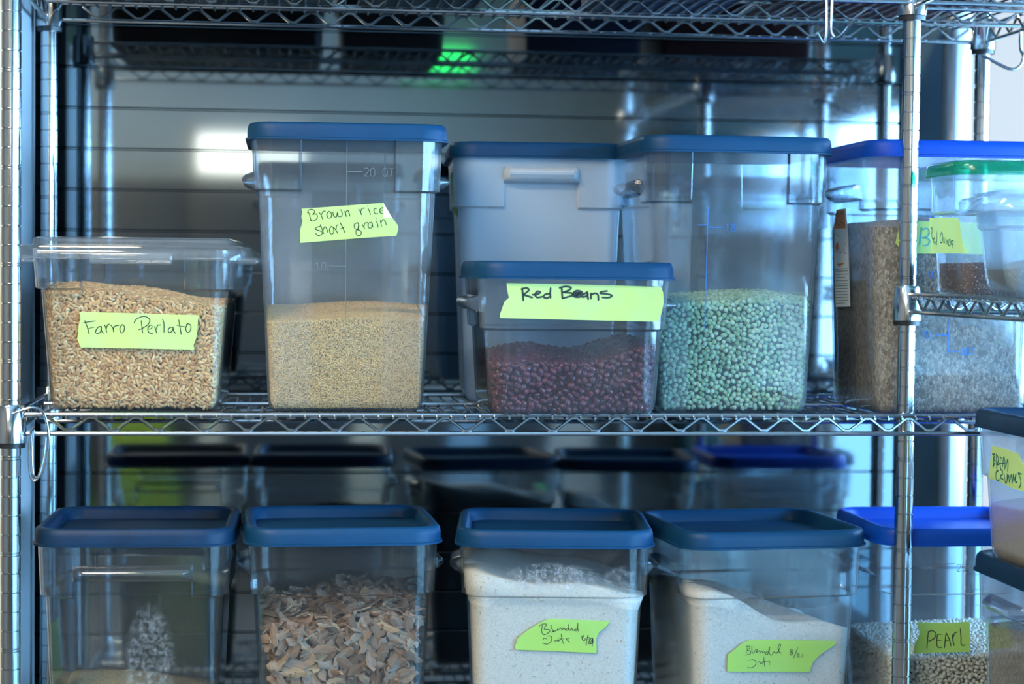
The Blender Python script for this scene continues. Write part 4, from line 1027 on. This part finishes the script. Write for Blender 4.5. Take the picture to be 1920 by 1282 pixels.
wire_thing('wire_clip', 'long loop of bent wire hanging on the shelf front beside the left post', 'clip', [
  [(.004, -.018, .0515), (.016, -.019, .056), (.030, -.017, .0595), (.040, -.013, .056), (.046, -.012, .045), (.050, -.012, .02), (.048, -.0125, 0), (.044, -.013, -.02), (.038, -.014, -.032), (.031, -.014, -.030), (.029, -.013, -.012), (.029, -.012, .015), (.031, -.0125, .03)],
  [(.047, -.017, .020), (.045, -.017, 0), (.041, -.0175, -.02), (.036, -.018, -.0345), (.029, -.0175, -.034), (.0255, -.017, -.018), (.0255, -.0165, .01), (.028, -.0165, .028), (.032, -.0165, .034)]], .0017)
def crate(x0, x1, y0, y1, z, h, m, label):
    t = thing('storage_crate', label, 'crate', ((x0+x1)/2, (y0+y1)/2, z)); w, d = x1-x0, y1-y0
    mb = MB(); mb.rr_loft((0, 0), w, d, .02, [(-.012, 0), (-.006, .004), (0, h*.9), (.006, h*.9), (.006, h), (-.006, h), (-.010, .006)], nc=5); mb.build('body', m, t)
crate(1.06, 1.36, .04, .36, .6433, .13, M['maroon'], 'dark maroon crate on the top shelf right of its middle')
crate(.80, 1.03, .05, .36, .6433, .12, M['crate_navy'], 'dark blue crate on the top shelf beside the maroon crate')
crate(.46, .655, .04, .36, .6433, .12, M['dark'], 'dark grey crate on the top shelf left of the dark blue crate')
crate(.04, .43, .04, .37, .6433, .12, M['black_sleeve'], 'black crate at the left end of the top shelf')

# ------------------------------------------------------------------ what the steel wall mirrors from across the room
t = thing('exit_sign', 'small green lit sign on the far wall, seen only as a reflection', 'sign', (1.17, -6.28, 1.35))
mb = MB(); mb.box(-.2, .2, -.02, .02, -.085, .085, bev=.01); mb.build('casing', M['paint_white'], t)
mb = MB(); mb.box(-.17, .17, .0205, .026, -.06, .06); mb.build('lit_panel', principled('green_light', (.02, .4, .1), .5, emit=(.02, 1, .15), estr=5), t, smooth=False)
t = thing('wall_light', 'bright rectangular wall light across the room, seen only as a reflection', 'light', (.20, -6.28, .845))
mb = MB(); mb.box(-.30, .30, -.02, .04, -.14, .14, bev=.01); mb.build('housing', M['paint_white'], t)
mb = MB(); mb.box(-.275, .275, .0405, .05, -.10, .10); mb.build('diffuser', principled('wall_lamp_diffuser', (.9, .9, .8), .5, emit=(1, .95, .78), estr=4), t, smooth=False)

t = thing('cabinet', 'tall dark cabinet across the room, added to darken what the steel wall mirrors', 'cabinet', (-.55, -5.95, FLOOR))  # unseen dark mass, put in so the lower steel wall reflects dark
mb = MB(); mb.box(-1.35, 1.35, -.3, .3, 0, 1.93, bev=.01); mb.build('body', M['dark'], t)
for k in range(3):
    mb = MB(); mb.box(-1.33+k*.89, -.47+k*.89, .301, .32, .08, 1.9, bev=.004); d_ = mb.build('door', M['dark'], t)
    mb = MB(); mb.box(-.56+k*.89, -.54+k*.89, .321, .345, .9, 1.1, bev=.004); mb.build('handle', M['chrome'], d_)
t = thing('counter', 'low dark counter beyond the cabinet, added to darken what the steel wall mirrors', 'counter', (1.62, -5.95, FLOOR))  # unseen too, added to carry the dark reflection on to the right
mb = MB(); mb.box(-.72, .72, -.3, .3, 0, .86, bev=.01); mb.build('body', M['dark'], t)
mb = MB(); mb.box(-.75, .75, -.33, .33, .861, .90, bev=.006); mb.build('worktop', M['paint_dim'], t)
def cloth(name, label, x, z0, z1, w, m):
    mb = MB(); n = 14; V = []
    for i in range(9):
        z = z1+(z0-z1)*i/8
        for k in range(n):
            u = k/(n-1)-.5; ww = w*(.55+.45*i/8)
            V.append((x+u*ww+.01*math.sin(i*1.3), -5.60+.025*math.sin(k*1.7+i*.3)*(.3+i/8), z))
    V += [(a, b-.012, c) for a, b, c in V]; Fc = []; k0 = 9*n
    for i in range(8):
        for k in range(n-1):
            a = i*n+k; Fc += [(a, a+n, a+n+1, a+1), (k0+a, k0+a+1, k0+a+n+1, k0+a+n)]
    mb.add(V, Fc); return tag(mb.build(name, m), label, 'cloth')
cloth('apron', 'yellow green apron hanging across the room, seen only as a reflection', -.33, -.95, -.38, .42, principled('green_cloth', (.26, .34, .03), .8))
cloth('towel', 'beige towel hanging beside the apron, seen only as a reflection', .02, -.95, -.40, .16, principled('beige_cloth', (.72, .64, .5), .8))
cloth('towel', 'beige towel hanging near the middle of the cabinet, seen only as a reflection', .78, -.95, -.42, .22, principled('beige_cloth', (.72, .64, .5), .8))

cloth('towel', 'pale blue towel hanging at the right end of the cabinet, seen only as a reflection', 1.28, -.95, -.40, .26, principled('blue_cloth', (.35, .55, .68), .8))
cloth('towel', 'white towel hanging on the low counter, seen only as a reflection', 1.80, -.95, -.42, .34, principled('white_cloth', (.75, .74, .70), .8))

# ------------------------------------------------------------------ lift the place so that its floor is at zero
for o in list(COL.objects):
    if o.parent is None and o.type != 'CAMERA': o.location.z += LIFT
